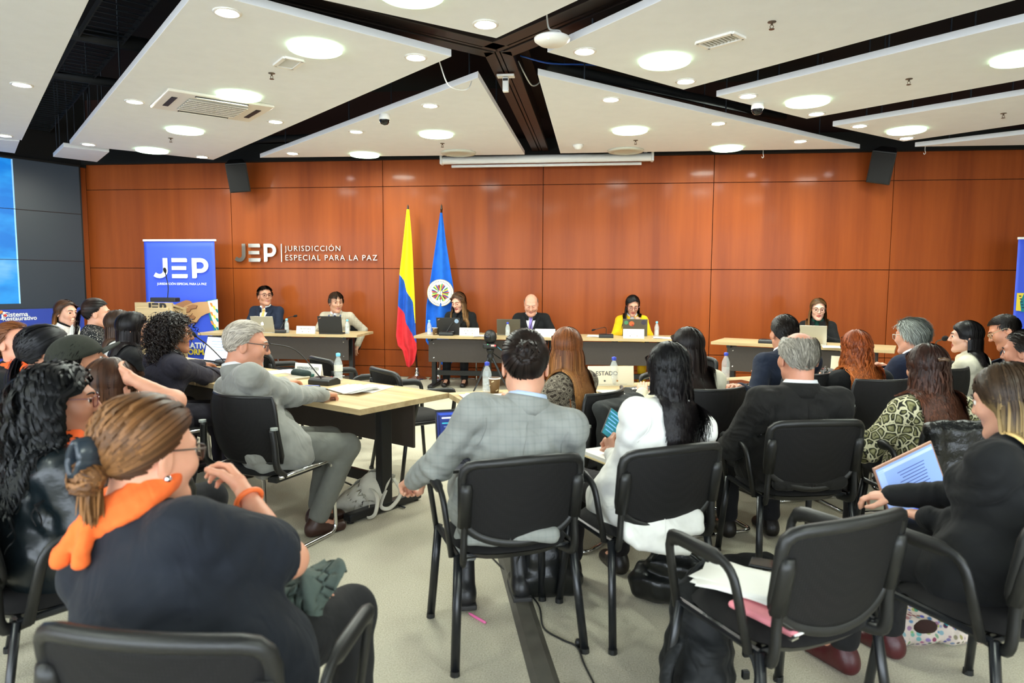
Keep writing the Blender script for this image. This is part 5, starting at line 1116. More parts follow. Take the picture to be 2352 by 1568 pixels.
# --- left block
person('woman with very long ombre hair, chin on her hand, below the video wall', (152, 719), 6.2, -72, 6, hyaw=-98, hpitch=4, sex='f', skinc='#dba88e', lips='#a03038', top=J(WHT, BLK, .6, lapel=False), hair=dict(style='long', c='#3d2617', c2='#c58444', len=.52, n=420, part=.15, w=.008, back=True), la=('p', 173, 752, 6.15), lpose='fist', lpalm=(.2, -.5, .6), ra=(.2, .3, .72), chairk='a', chairlab='black chair of the woman with very long ombre hair')
person('woman in black polka-dot blouse with dark half-tied hair, seen in profile', (224, 722), 5.6, -48, 6, hyaw=-54, hpitch=2, sex='f', skinc='#d8a48a', top=dict(kind='blouse', m=DOTS, v=1), hair=dict(style='tied', c='#150f0d', c2='#3a2a24', tie=(0, -.118, .03), tail=.34, n=460, w=.008), ra=(.2, .36, .74), chairk='a', chairlab='black chair of the woman in the polka-dot blouse')
person('person in white jacket mostly hidden behind the woman with the dark bob', (277, 748), 5.25, -44, 6, hyaw=-48, sex='f', skinc='#cf9c82', top=J(WHT, BLK, .6, lapel=False), hair=dict(style='long', c='#33241b', c2='#4b362a', len=.26, n=320, w=.008), chairk='a', chairlab='black chair of the hidden person in the white jacket')
person('woman with straight dark bob and black top in front of the white jacket', (308, 757), 4.75, -38, 8, hyaw=-52, hpitch=4, sex='f', skinc='#d09c80', top=dict(kind='blouse', m=fabric('top_black2', '#141416'), v=1), hair=dict(style='long', c='#120f10', c2='#1c1616', len=.22, n=480, w=.009, vol=.14), chairk='a', chairlab='black chair of the woman with the dark bob')
person('man with curly black hair, glasses and dark suit at the left table', (400, 768), 4.45, -36, 10, hyaw=-60, hpitch=4, skinc='#9c6a4e', top=J(DKS, W_SH, .6), bottom='#24222b', hair=dict(style='curly', c='#120d0b', c2='#1d1512', len=.19, n=380, vol=.30, cr=.011, coil=3.0, w=.0055, th=.004, steps=9, jit=.16, g=.3), glasses='#15151a', ra=('z', 520, 858, .77), la=('z', 500, 840, .77), chairk='b', chairlab='black cantilever chair of the curly-haired man')
person('old man with white hair and grey suit, writing at the near table corner', (566, 794), 3.62, -44, 8, root=(-1.80, 3.60), s=1.03, hyaw=-60, hpitch=10, lid=18, skinc='#c98f72', top=J(GREYS, W_SH, .6, cuffs=True, tails=True, wr=.007, lanyard=mat('lanyard_blue', '#2f55b0', .6)), bottom='#6e6f68', shoe='#3a2219', hair=shorth('#a1988a', L=.035, vol=.05, comb=(.2, -.7, .2)), build=1.2, brow='#b8aea0', glasses='#2c2420', ra=('z', 752, 908, .775), la=('z', 708, 874, .775), rpose='pinch', lpose='relax', rpole=(.5, -.4, -1), lpole=(-.5, -.3, -1), tuck=.04, feet=[(-.08, .30, .075), (.10, .22, .075)], h=.012, chairk='b', chairlab='black cantilever chair of the old man in grey', chairyaw=-17, chairdy=0.)
person('woman with short reddish hair and orange neckerchief, head tipped back at the left edge', (36, 793), 3.6, -62, 0, hyaw=-84, hpitch=-14, hroll=-8, lid=0, sex='f', skinc='#d99c80', top=dict(kind='coat', m=fabric('coat_dark', '#15171a'), v=1), hair=shorth('#6b3f22', L=.07, comb=(0, -.9, .1), n=460, vol=.16), extra=bandana('#e8602c', 0), chairk='a', chairlab='black chair of the woman with short reddish hair')
person('person with sleek black hair in dark clothes at the left, behind the capped person', (112, 812), 3.2, -48, 4, hyaw=-40, hpitch=2, skinc='#c08868', top=dict(kind='coat', m=fabric('coat_dark3', '#101214'), v=1), hair=dict(style='tied', c='#0d0d10', c2='#15151a', n=460, tie=(0, -.12, -.03), tail=.2, w=.008), chairk='a', chairlab='black chair of the person with sleek black hair')
def cap_fn(I):
    m = fabric('cap_olive', '#2a2c24', wr=.2); X = lambda v: I['Hc']+I['Rh']@(np.array(v)*I['hs'])
    def dome(u, v):
        a = 2*PI*u; t = v*PI/2*.98; return X(HC+HR*1.13*np.array([math.cos(a)*math.sin(t), math.sin(a)*math.sin(t), math.cos(t)*1.02])*np.array([1, 1, 1])+np.array([0, 0, .0]))
    c = MB().sheet(dome, 26, 9, closed_u=True).build('cap', m, I['e'], smooth=True, thick=.004)
    MB().sheet(lambda u, v: X(((u-.5)*.15*(1-.25*v*v), .088+.085*v*(1-1.6*(u-.5)**2), .036+.012*v-.30*(u-.5)**2*.1)), 11, 6).build('visor', m, c, smooth=True, thick=.006)
person('person in dark olive cap with the visor pointing right', (186, 838), 3.0, -46, 4, hyaw=-46, hpitch=-16, skinc='#b98263', top=dict(kind='coat', m=fabric('coat_dark2', '#1b1e1c'), v=1), hair=shorth('#12100f', L=.05), extra=cap_fn, chairk='a', chairlab='black chair of the person in the cap')
person('woman with big curly black hair, red-framed glasses and dark leather jacket at the left', (142, 925), 2.12, -32, 4, hyaw=-56, hpitch=2, sex='f', kindhead='h', build=1.2, skinc='#b27a5e', top=dict(kind='coat', m=LEA, v=1, wr=.006), bottom='#15161a', hair=dict(style='curly', c='#0b0c0e', c2='#101214', len=.40, n=520, vol=.22, cr=.010, coil=1.7, w=.008, th=.004, steps=14, g=.4, jit=.05, clear=.015), glasses='#6b2f2a', extra=bandana('#f0662e', 0, 1.1), h=.012, chairk='a', chairlab='black armchair of the woman with big curly black hair', hsc=1.1)
person('person with brown hair and orange printed neckerchief, arm raised behind the head', (262, 897), 2.55, -20, 6, hyaw=-10, hpitch=16, hroll=-12, sex='f', skinc='#dba184', top=dict(kind='tee', m=TEE, v=1), hair=dict(style='long', c='#3a2419', c2='#5a3c28', len=.16, n=460, w=.009), extra=bandana('#f0662e', 1, 1.15), ra=('p', 306, 872, 2.5), rpole=(1, .15, -.05), rpose='relax', rpalm=(-.3, .6, .2), bare=True, h=.012, chairk='a', chairlab='black chair of the person with the raised arm')
def fg_extra(I):
    bandana('#fb7032', 1, 1.16, .055)(I); S_, E_, W_ = I['arms'][1]; d = vnorm(W_-E_); n = vnorm(np.cross(d, (0, 0, 1))); MB().tube(arc(W_-d*.045, .036, 0, 2*PI*.99, 22, n, np.cross(d, n)), .0075, 8).build('wristband', mat('band_orange', '#ff7a3c', .5), I['e'], smooth=True)
    X = lambda v: I['Hc']+I['Rh']@(np.array(v)*I['hs']); b = MB()
    for s in (-1, 1): b.sheet(lambda u, v: X((s*(.004+.018*math.sin(PI*u)), -.125-.05*math.sin(PI*v)*1., -.005+.075*(u-.5)+.02*v)), 10, 7)
    b.build('hair_claw', mat('claw_slate', '#2a333c', .25), I['e'], smooth=True, thick=.006); MB().ball(X((.083, -.012, -.04)), .010, 10, 7).build('earring', m_chrome, I['e'])
person('woman in dark T-shirt with tied brown hair and orange neckerchief in the foreground', (350, 1046), 1.54, -16, 0, root=(-.93, 1.49), neck=1.1, seat=.44, hyaw=-24, hpitch=8, sex='f', kindhead='h', build=1.5, s=.98, skinc='#e2a688', top=dict(kind='tee', m=TEE, v=1, wr=.006, e=.022), bottom='#222223', hair=dict(style='tied', c='#4b2f1c', c2='#7d5632', n=620, tie=(0, -.122, -.035), bun=.036, tail=.10, w=.0075, vol=.12), glasses='#3a2c26', extra=fg_extra, ra=('p', 556, 1122, 1.80), relb=('p', 664, 1285, 1.66), rpose='pinch', rpalm=(-.8, -.4, .1), la=('p', 640, 1372, 1.74), lpose='relax', lpole=(-.6, -.3, -.8), bare=True, h=.011, hsc=1.10, chairk='a', chairlab='black armchair of the woman in the dark T-shirt', chairyaw=0, chairdy=-.10, chairdx=.11)
# --- right block
person('man in grey checked suit with his hair in a bun, seen from behind', (1206, 842), 2.74, 16, 0, root=(-.36, 2.74), hyaw=8, hpitch=2, s=1.03, skinc='#d8a488', top=J(GCHK, fabric('shirt_blue', '#b9cbe4'), .55, tails=2, wr=.0065, seams=True), bottom=fabric('trouser_grey_check', '#8b8d8a', 'check', '#7c8084', wr=.3), shoe='#1a1a1b', hair=dict(style='tied', c='#17120f', c2='#241a15', n=620, tie=(0, -.108, .062), bun=.037, w=.0065, vol=.06), la=('p', 950, 1100, 2.84), lelb=('p', 1004, 1068, 2.66), lpose='grip', lpalm=(.2, 0, -1), ra=(.16, .28, .62), h=.010, ankle=True, feet=[(-.13, .26, .085), (.13, .30, .085)], chairk='a', chairlab='black armchair of the man with the hair bun', chairyaw=25, chairdy=-.02)
person('woman with long straight auburn hair and dark patterned blouse at the table', (1301, 802), 3.98, 60, 6, hyaw=18, sex='f', build=.85, s=.88, hsc=1.16, skinc='#d5a285', top=dict(kind='blouse', m=PAIS, v=1), hair=dict(style='long', c='#6e3f20', c2='#a4713f', len=.48, n=620, w=.0075, back=True), h=.013, chairk='b', chairlab='cantilever chair of the auburn-haired woman', **TYP)
person('woman with black hair and white blazer looking at her phone', (1536, 856), 2.98, 24, 0, root=(.20, 2.98), hyaw=18, hpitch=10, sex='f', skinc='#d9a58a', top=J(WHT, None, 1., tails=3, wr=.006, seams=True), bottom='#1a1718', hair=dict(style='long', c='#0d0c0d', c2='#151112', len=.33, n=620, w=.0075, back=True, wave=.004), la=('p', 1408, 1045, 3.14), lpose='grip', lpalm=(.6, .3, .4), lpole=(-.3, -.6, -1), face={0: (-.1, .35, .8)}, ra=(.08, .33, .70), rpose='grip', h=.011, chairk='a', chairlab='black armchair of the woman in the white blazer with the phone', chairyaw=30, chairdy=-.02)
person('woman with long dark straight hair and cream blazer leaning on the table', (1578, 800), 4.28, 24, 10, hyaw=30, sex='f', skinc='#d9a58a', top=J(CREAM, None, 1.), hair=dict(style='long', c='#1b1513', c2='#2c201b', len=.50, n=560, w=.0075, back=True), la=('z', 1475, 905, .775), lpose='flat', ra=(.12, .36, .775), h=.013, chairk='b', chairlab='cantilever chair of the long-haired woman in cream')
person('man in navy suit with short dark hair, elbow on the table', (1800, 766), 5.05, 22, 10, hyaw=10, skinc='#c58f74', top=J(NAVY, W_SH, .55), hair=shorth('#1c1714', L=.03, vol=.05), la=('z', 1700, 893, .775), lpose='relax', ra=(.12, .36, .775), h=.013, chairk='b', chairlab='cantilever chair of the man in navy with short dark hair')
person('balding grey-haired man in dark suit seen from behind', (1832, 824), 3.58, 12, 0, root=(1.01, 3.62), hyaw=8, hpitch=4, s=1.04, build=1.15, skinc='#c98f74', top=J(CHAR, W_SH, .55, tails=2, wr=.008, seams=True), hair=shorth('#8d877b', L=.035, vol=.05, n=520, top=.66), la=(-.20, .26, .60), ra=(.18, .28, .60), h=.011, chairk='a', chairlab='black armchair of the balding man in the dark suit', chairyaw=14, chairdy=-.02)
person('woman with wavy red-orange hair and black jacket at the table', (1965, 802), 4.85, 16, 12, hyaw=14, sex='f', skinc='#d9a58a', top=J(BLK, None, 1.), hair=dict(style='long', c='#7d3a18', c2='#b8652e', len=.46, n=560, wave=.010, w=.008), h=.013, chairk='b', chairlab='cantilever chair of the red-haired woman', **TYP)
person('man with thick grey hair and glasses in navy at the right table', (2092, 774), 5.5, 30, 12, hyaw=34, hpitch=6, skinc='#d09a80', top=J(fabric('suit_navy2', '#1b2236'), W_SH, .6), hair=shorth('#8f938c', L=.085, n=520, vol=.16, comb=(.2, -.7, -.6), jit=.05), glasses='#b8b0a0', h=.014, chairk='b', chairlab='cantilever chair of the grey-haired man', **TYP)
def clip_fn(I):
    X = lambda v: I['Hc']+I['Rh']@(np.array(v)*I['hs']); MB().tube([X((-.025, -.120, .052)), X((0, -.128, .056)), X((.025, -.120, .052))], .010, 8).build('hair_clip', mat('clip_brown', '#5a4332', .2), I['e'], smooth=True)
person('woman with long brown hair held by a clip and olive snakeskin-pattern blouse', (2128, 848), 3.72, 14, 6, hyaw=10, hpitch=4, sex='f', skinc='#d19b7e', build=1.1, top=dict(kind='blouse', m=OLV, v=1, wr=.006), hair=dict(style='long', c='#2c1a14', c2='#5a3524', len=.46, n=660, wave=.006, w=.008, back=True), extra=clip_fn, la=(-.22, .30, .66), ra=(.22, .30, .66), h=.011, chairk='a', chairlab='black armchair of the woman in the olive blouse')
person('woman in cream blazer with shoulder-length black hair speaking into a microphone', (2218, 775), 5.72, 46, 6, hyaw=62, hpitch=2, sex='f', skinc='#dcae96', top=J(CREAM, None, 1.), hair=dict(style='long', c='#0f0d0e', c2='#191415', len=.27, n=520, part=.2, w=.008, back=True), h=.014, chairk='b', chairlab='cantilever chair of the woman in cream speaking', **TYP)
person('man with glasses and dark suit leaning forward at the right edge', (2308, 762), 5.95, 55, 22, hyaw=68, hpitch=28, hroll=6, lid=10, build=1.15, kindhead='h', skinc='#c78d70', top=J(NAVY, W_SH, .6), hair=shorth('#1b1714', L=.03, vol=.05, comb=(.6, .3, .2)), glasses='#a89a78', chairk='b', chairlab='cantilever chair of the leaning man at the right edge', **TYP)
person('person with short dark hair cut off by the right picture edge', (2352, 810), 4.5, 30, 6, hyaw=40, hpitch=8, skinc='#b9826a', top=J(CHAR, W_SH, .6), hair=shorth('#1d1815', L=.04), chairk='a', chairlab='black chair cut off by the right picture edge')
person('woman with blond-tipped brown hair in black, typing on a lap laptop at the right edge', (2316, 925), 2.40, 32, 0, root=(1.30, 2.34), hyaw=34, hpitch=14, sex='f', skinc='#d9a58a', top=dict(kind='coat', m=fabric('coat_black', '#151617', wr=.6), v=1, wr=.006), bottom='#1e1e1e', shoe='#4a1a1c', hair=dict(style='long', c='#36281b', c2='#e2bd7a', len=.56, n=660, w=.0075, back=True), la=('p', 2135, 1190, 2.50), lelb=('p', 2245, 1225, 2.36), lpose='type', ra=(.05, .40, .66), rpose='type', h=.011, chairk='a', chairlab='black armchair of the woman with blond-tipped hair', chairyaw=28, chairdy=-.02)
# ================================================================ THINGS ON TABLES, LAPS AND FLOOR
m_alu = mat('laptop_silver', '#b9b2a0', .35, .6); m_lapk = mat('laptop_black', '#1e1d1c', .5); m_lapg = mat('laptop_grey', '#5d584c', .4, .3); m_key = mat('keyboard_black', '#121213', .6); m_rose = mat('laptop_rose', '#c59a86', .35, .6)
def screen_mat(name, c, s): return mat(name, c, .3, emit=c, es=s)
m_red = mat('red_light', '#c8323a', .4, emit='#c8323a', es=.4)
def laptop(lab, pos, yaw, opening, m, w=.32, d=.22, scr=None, logo=None, stick=(), lines=None, tilt=None):
    """yaw: direction the user looks, opening: lid angle from the keyboard plane in degrees"""
    e = empty('laptop', lab, 'laptop', tuple(pos), R(yaw))
    if tilt: e.rotation_euler = (R(tilt[0]), R(tilt[1]), R(yaw))
    MB().box((0, 0, .008), (w, d, .016)).build('base', m, e, bevel=.004); kb = MB()
    for r in range(5):
        for k in range(13): kb.box((-w*.43+k*w*.86/12, d*.36-r*.021, .0175), (.018, .016, .003))
    kb.build('keyboard', m_key, e, kind='stuff'); MB().box((0, -d*.3, .0165), (w*.32, d*.3, .001)).build('touchpad', m, e)
    a = R(180-opening); ld = bpy.data.objects.new('lid', None); b = MB().box((0, 0, d/2), (w, .007, d)); 
    lid = b.build('lid', m, e, bevel=.003, loc=(0, d/2-.004, .014)); lid.rotation_euler = (-(a), 0, 0) if False else (R(90-opening) if False else -R(opening-90), 0, 0)
    MB().box((0, -.0042, d/2), (w*.95, .001, d*.9)).build('display', scr or screen_mat('screen_pale', '#cfdcf2', 1.2), lid)
    for k, (x, z, ww, hh, c) in enumerate(lines or ()): MB().box(((x-.5)*w*.95, -.005, d*.05+z*d*.9), (ww*w*.95, .0006, hh*d*.9)).build('screen_content', screen_mat('scr_'+c[1:], c, .9), lid)
    if logo == 'apple':
        lg = MB(); ap = [(0, .017), (.004, .020), (.010, .021), (.015, .018), (.0165, .014), (.0135, .010), (.013, .004), (.016, -.001), (.018, -.003), (.014, -.013), (.009, -.018), (.004, -.0165), (0, -.0165), (-.004, -.0165), (-.009, -.018), (-.014, -.012), (-.018, -.002), (-.018, .008), (-.014, .017), (-.008, .0205), (-.003, .019)]
        lg.prism([(-x*1.05, z*1.05) for x, z in ap][::-1] if False else [(x*1.05, z*1.05) for x, z in ap], .0006, ((0, .0038, d*.52), (-1, 0, 0), (0, 0, 1), (0, 1, 0))); lg.prism([(.0, .023), (.004, .024), (.008, .030), (.007, .033), (.002, .030)], .0006, ((0, .0038, d*.52), (-1, 0, 0), (0, 0, 1), (0, 1, 0)))
        lg.build('lid_logo', mat('logo_glow', '#ffffff', .4, emit='#ffffff', es=1.6), lid)
    if logo == 'think': MB().box((-w*-.40, .0042, d*.88), (.035, .001, .008), roty(.5)).build('lid_badge', mat('badge_red_silver', '#b98a80', .4, .3), lid)
    for x, z, r, c in stick: MB().lathe([(.001, .0), (r, 0), (r, .0008), (.001, .0008)], 14, (x*w, .0038, z*d), rotx(-PI/2)).build('sticker', mat('stk_'+c[1:], c, .5), lid)
    return e
def P3(px, py, z=TOP):
    p = hz(px, py, z)
    if p[1] > 8 and p[0] < 1.3 and p[1] < 9.06: p = hy(px, py, 9.07+.03*(py % 3)); p[2] = z
    elif p[0] < -1.1 and 3.6 < p[1] < 7 and z < .80:
        r_ = p-np.array([-1.31, 3.72, 0]); ac = r_@LNI; p = p+LNI*(np.clip(ac, .08, .66)-ac)
    elif p[0] > -1.1 and 3.6 < p[1] < 8 and z < .80:
        r_ = p-np.array([-.96, 4.37, 0]); ac = -(r_@MN); p = p-MN*(np.clip(ac, .07, .62)-ac)
    return p
m_pet = mat('pet_plastic', '#e4ecec', .06, alpha=.30, spec=.8); m_lab = mat('bottle_label', '#dfe0cf', .5)
def bottle(px, py, cap, lab, z=TOP, label=False, hgt=.205):
    e = empty('water_bottle', lab, 'bottle', tuple(P3(px, py, z)), 0, 'plastic water bottles'); k = hgt/.205
    b = MB().lathe([(.001, .004), (.026, .0), (.031, .008), (.031, .03), (.029, .036), (.031, .045), (.031, .06), (.029, .066), (.031, .075), (.031, .115), (.028, .135), (.018, .162), (.013, .172), (.013, .186)], 18); b.xf(np.diag([1, 1, k])); b.build('body', m_pet, e, smooth=True)
    b = MB().lathe([(.001, .008), (.0285, .008), (.029, .09), (.001, .09)], 14); b.build('water', mat('water_clear', '#f2f7f8', .02, alpha=.18), e, smooth=True)
    MB().lathe([(.0155, .178*k), (.0165, .18*k), (.0165, .2*k), (.001, .205*k)], 14).build('cap', mat('cap_'+cap[1:], cap, .4), e, smooth=True)
    if label: MB().lathe([(.0318, .07), (.0318, .115)], 18).build('label_band', m_lab, e, smooth=True)
def card(px, py, yaw, lines, lab, w=.27, h=.105, z=TOP, m=None, seal=True, size=.028):
    e = empty('name_card', lab, 'name card', tuple(P3(px, py, z)), R(yaw), 'folded name cards'); m = m or m_paper; t = .35
    for s in (-1, 1): MB().box((0, 0, h/2), (w, .0015, h)).xf(rotx(s*t*.45), (0, s*h*.155, 0)).build('card_panel', m, e)
    c, sn = math.cos(t*.45), math.sin(t*.45); ey = (0, sn, c); n = len(lines); pk = mat('ink_grey', '#77776f', .7); pkd = mat('ink_dark', '#4a4a48', .7)
    def pt(x, v): return np.array([x, -h*.155+sn*(v*h)-.0022-.0*c, c*v*h])
    for i, tx in enumerate(lines): text_mesh('lettering', tx, size if n == 1 else .03, pkd if size > .03 else pk, e, pt(0 if size <= .03 else -.03, (.80 if n > 1 else .62)-i*.19), (1, 0, 0), ey, .0002, bold=.0004 if n == 1 else .0001, width=None if n == 1 else w*(.62, .66, .36)[i], uni=True)
    if seal:
        for x, cc in ((-.045, '#5a5f58'), (.045, '#b98a5a')): MB().lathe([(.001, 0), (.007, 0), (.007, .0006), (.001, .0006)], 12, tuple(pt(x, .25)), rotx(PI/2-t*.45)).build('seal', mat('seal_'+cc[1:], cc, .6), e)
        MB().box(tuple(pt(0, .08)), (w*.7, .0006, .0012)).build('rule', pk, e)
def unit(px, py, yaw, lab, tip=None, mid=None, z=TOP, w=.19, red=True, hr=.018):
    p = P3(px, py, z); e = empty('conference_microphone', lab, 'microphone', tuple(p), R(yaw), 'conference microphone units')
    MB().prism([(-.065, 0), (.065, 0), (.065, .03), (.03, .052), (-.045, .045), (-.065, .03)], w, ((-w/2, 0, 0), (0, 1, 0), (0, 0, 1), (1, 0, 0))).build('base', m_black, e, bevel=.006)
    g_ = MB()
    for k in range(5): g_.box((-w*.3+k*.012, .0, .0505), (.006, .05, .002), rotx(.09))
    g_.build('speaker_slot', m_gap, e, kind='stuff')
    for k, m in ((.03, m_red if red else m_white), (.055, m_white), (.078, m_white)): MB().box((k, .045, .046), (.016, .012, .006), rotx(-.5)).build('button', m, e)
    if tip is not None:
        Rz = rotz(R(yaw)).T; t_ = Rz@(np.array(tip)-p); gooseneck(e, (0, -.03, .045), t_, Rz@(np.array(mid)-p) if mid is not None else None, .0048, hr, hr*2.8)
    return e
def papers(px, py, yaw, lab, n=3, z=TOP, w=.21, h=.297, open_=False, m=None):
    e = empty('papers', lab, 'papers', tuple(P3(px, py, z)), R(yaw), 'loose white papers')
    for k in range(n):
        a = random.uniform(-.25, .25); MB().sheet(lambda u, v: (rotz(a)@np.array([(u-.5)*w+(.03*k if open_ else 0), (v-.5)*h, 0]))+np.array([0, 0, .002+k*.0025+(.03*(u-.5)**2*2 if open_ else .004*math.sin(3*u+k))]), 8, 4).build('sheet', m or m_paper, e, smooth=True, thick=.0012)
def cup(px, py, lab, z=TOP):
    e = empty('paper_cup', lab, 'cup', tuple(P3(px, py, z)), 0, 'brown paper cups')
    MB().lathe([(.001, .002), (.027, 0), (.0385, .095), (.0405, .097), (.0405, .1), (.037, .099), (.026, .006), (.001, .005)], 22).build('cup_wall', mat('cup_brown', '#6e5436', .6), e, smooth=True)
    MB().lathe([(.0386, .094), (.041, .096), (.041, .101), (.0375, .101)], 22).build('rim', m_white, e, smooth=True)
    for k in range(7):
        a = k*.9; zz = .02+.03*(k % 3); r = .0275+zz*.115; MB().box((r*math.cos(a), r*math.sin(a), zz), (.002, .018, .007), rotz(a)@rotx(.4)).build('printed_mark', mat('cup_cream', '#d9c49a', .6), e)
# ---- back tables
laptop('silver laptop with glowing apple logo at the back left table', P3(613, 767)+[0, .02, 0], 180, 105, m_alu, .33, .23, logo='apple')
laptop('black laptop in front of the man in the beige suit', P3(766, 766)+[0, .02, 0], 180, 102, m_lapk, .34, .24, logo='think')
laptop('black laptop with a round sticker beside the flags', P3(1034, 768)+[0, .04, 0], 178, 102, m_lapk, .33, .23, logo='think', stick=((-.36, .8, .03, '#8fa6bf'),))
laptop('grey-brown laptop left of the bald man', P3(1168, 769)+[0, .06, 0], 184, 108, m_lapg, .32, .22)
laptop('grey laptop covered with stickers in front of the woman in yellow', P3(1458, 771)+[0, .05, 0], 178, 105, m_lapg, .33, .23, stick=((.36, .78, .028, '#4f8a63'), (.14, .72, .036, '#c96b3e'), (.1, .62, .014, '#b83a3a'), (-.35, .8, .035, '#3d3a4a')))
laptop('silver laptop of the woman in the green turtleneck', P3(1868, 792)+[0, .06, 0], 160, 105, m_alu, .33, .23)
LB, DB = '#6fc0dc', '#2b3fae'
bottle(659, 766, LB, 'water bottle right of the silver laptop at the back left'); bottle(798, 768, LB, 'water bottle right of the black laptop at the back left table'); bottle(986, 770, LB, 'water bottle at the left end of the flags table'); bottle(1166, 778, DB, 'dark-capped bottle in front of the grey-brown laptop', hgt=.19); bottle(1508, 772, LB, 'water bottle right of the woman in yellow')
cup(999, 773, 'brown paper cup at the left end of the flags table')
card(703, 774, 0, ['SECRETARÍA'], 'white SECRETARÍA card on the back left table'); card(1078, 776, 0, ['SECRETARÍA'], 'white SECRETARÍA card in front of the woman by the flags'); card(1455, 783, 0, ['MSC. ANA LUCÍA AGUIRRE', 'UNIDAD DE SUPERVISIÓN DE', 'CUMPLIMIENTO'], 'white name card with three text lines before the woman in yellow', h=.12)
card(1252, 778, 0, [''], 'white card before the bald man, half hidden by auburn hair', seal=False)
unit(645, 772, 0, 'black microphone unit beside the silver laptop', hy(676, 726, 9.3)); unit(1026, 774, 0, 'black microphone unit before the stickered black laptop', hy(1054, 741, 9.2), hr=.012); unit(1225, 776, 0, 'black microphone unit with gooseneck at the bald man', hy(1225, 731, 9.45), hy(1218, 755, 9.25), hr=.014); unit(1392, 777, 0, 'black microphone unit with its neck laid flat beside the yellow blazer', hy(1365, 757, 9.4), hy(1390, 752, 9.4), hr=.014); unit(1762, 788, -24, 'black microphone unit on the far right table')
papers(1105, 771, 10, 'white papers right of the SECRETARÍA card by the flags', 2); papers(1368, 772, 5, 'white papers left of the yellow blazer'); papers(1520, 776, -10, 'white papers at the right end of the flags table'); papers(1912, 797, -20, 'single paper on the far right table', 1); papers(1222, 772, 0, 'papers the bald man is reading', 2)
# ---- left tables
la_ = math.degrees(TL_ANG)
laptop('open laptop with a document on screen before the curly-haired man', P3(470, 838), la_+8, 104, m_lapk, .33, .23, lines=[(.5, .82, .6, .03, '#8ea4cc'), (.5, .70, .6, .03, '#9fb3d8'), (.45, .58, .5, .03, '#9fb3d8'), (.5, .46, .6, .03, '#9fb3d8'), (.5, .94, .98, .05, '#b7c6e6')])
unit(520, 838, la_, 'microphone unit with red button beside the open laptop', hy(447, 770, 4.75), hy(480, 795, 4.9)); unit(745, 882, la_+10, 'microphone unit under the old man\'s left hand', hy(614, 788, 4.35), hy(680, 805, 4.5), hr=.022)
bottle(640, 843, LB, 'water bottle behind the old man\'s papers'); bottle(786, 872, LB, 'labelled water bottle near the table corner', label=True)
card(722, 862, la_+12, ['REPRESENTANTES'], 'white REPRESENTANTES card on the left table', w=.26, h=.10, seal=False, size=.026)
papers(638, 856, la_, 'papers beside the old man\'s elbow', 2); papers(800, 897, la_+4, 'open white document the old man writes on', 4, open_=True); papers(850, 893, la_+20, 'white sheets near the table corner', 2)
e = empty('closed_laptop', 'closed silver laptop with yellow note beside the old man', 'laptop', tuple(P3(655, 868)), R(la_)); MB().box((0, 0, .009), (.31, .22, .018)).build('body', m_alu, e, bevel=.006); MB().box((-.05, -.03, .019), (.1, .12, .001)).build('sticky_note', mat('note_yellow', '#e8e070', .7), e); MB().box((.05, -.112, .008), (.16, .001, .005)).build('port_row', m_key, e)
e = empty('glasses_case', 'dark green fabric pouch beside the REPRESENTANTES card', 'pouch', tuple(P3(692, 866)), R(la_)); f = field([('c', (-.07, 0, .03), (.07, 0, .03), .03, .028, (0, 1, 0), 1.3)], .01); V, F = surfnet(f, f.lo, f.hi, .009); mesh_np('pouch', V, F, fabric('pouch_green', '#24312e'), e); MB().box((0, .05, .012), (.13, .07, .02)).build('notebook', mat('teal_book', '#1f5a55', .6), e, bevel=.003)
def pen(pts, r, c, lab):
    e = empty('pen', lab, 'pen', tuple(pts[0])); d = np.array(pts[1])-np.array(pts[0]); MB().tube([(0, 0, 0), d*.15, d*.9, d], [r*.3, r, r, r*.7], 8).build('barrel', mat('pen_'+c[1:], c, .35), e, smooth=True); MB().tube([d*.9, d*1.0], r*.6, 8).build('tip', m_chrome, e)
pen([P3(790, 905, .775), P3(748, 893, .87)], .004, '#3a3026', 'pen in the old man\'s right hand')
# ---- front tables
bottle(1097, 890, DB, 'blue-capped water bottle beside the paper cup'); cup(1136, 902, 'brown paper cup left of the bun-haired man'); bottle(1402, 882, DB, 'blue-capped bottle before the ESTADO card'); bottle(1657, 868, DB, 'blue-capped bottle left of the man in navy')
papers(1110, 916, 20, 'white papers before the blue-capped bottle and cup', 4, w=.24, h=.32); papers(1425, 906, 30, 'white papers beside the woman in cream', 3); papers(1672, 888, 25, 'white paper under the man in navy\'s elbow', 2); papers(2008, 868, 20, 'papers under the right laptop', 2)
ma_ = math.degrees(MA)
card(1400, 884, ma_-16, ['ESTADO'], 'cream ESTADO card on the front table', w=.33, h=.14, m=mat('card_cream', '#efe8cf', .8), size=.042); card(1902, 848, ma_-60, [''], 'blank cream card seen edge-on beside the red hair', w=.24, h=.13, m=MATS['card_cream'], seal=False)
unit(1470, 905, ma_+180, 'dark microphone unit hidden by the auburn hair'); unit(1893, 862, ma_, 'microphone unit between the dark suit and the red hair', hy(1888, 872, 4.9), hr=.03); unit(2145, 838, ma_, 'microphone unit of the woman in cream', hy(2168, 778, 5.85), hy(2150, 790, 6.1), hr=.022)
laptop('open laptop with pale blue screen right of the red hair', P3(2005, 862), ma_+4, 108, m_lapk, .33, .23, lines=[(.5, .9, .8, .03, '#9db2dc'), (.45, .7, .6, .02, '#9db2dc'), (.45, .6, .6, .02, '#9db2dc'), (.3, .45, .35, .02, '#9db2dc')])
e = empty('tablet', 'dark tablet lying by the blue-capped bottle', 'tablet', tuple(P3(1690, 880)), MA); MB().box((0, 0, .005), (.25, .18, .008)).build('body', m_black, e, bevel=.003); MB().box((0, 0, .0095), (.23, .16, .001)).build('glass', mat('tablet_glass', '#0e0f12', .1), e)
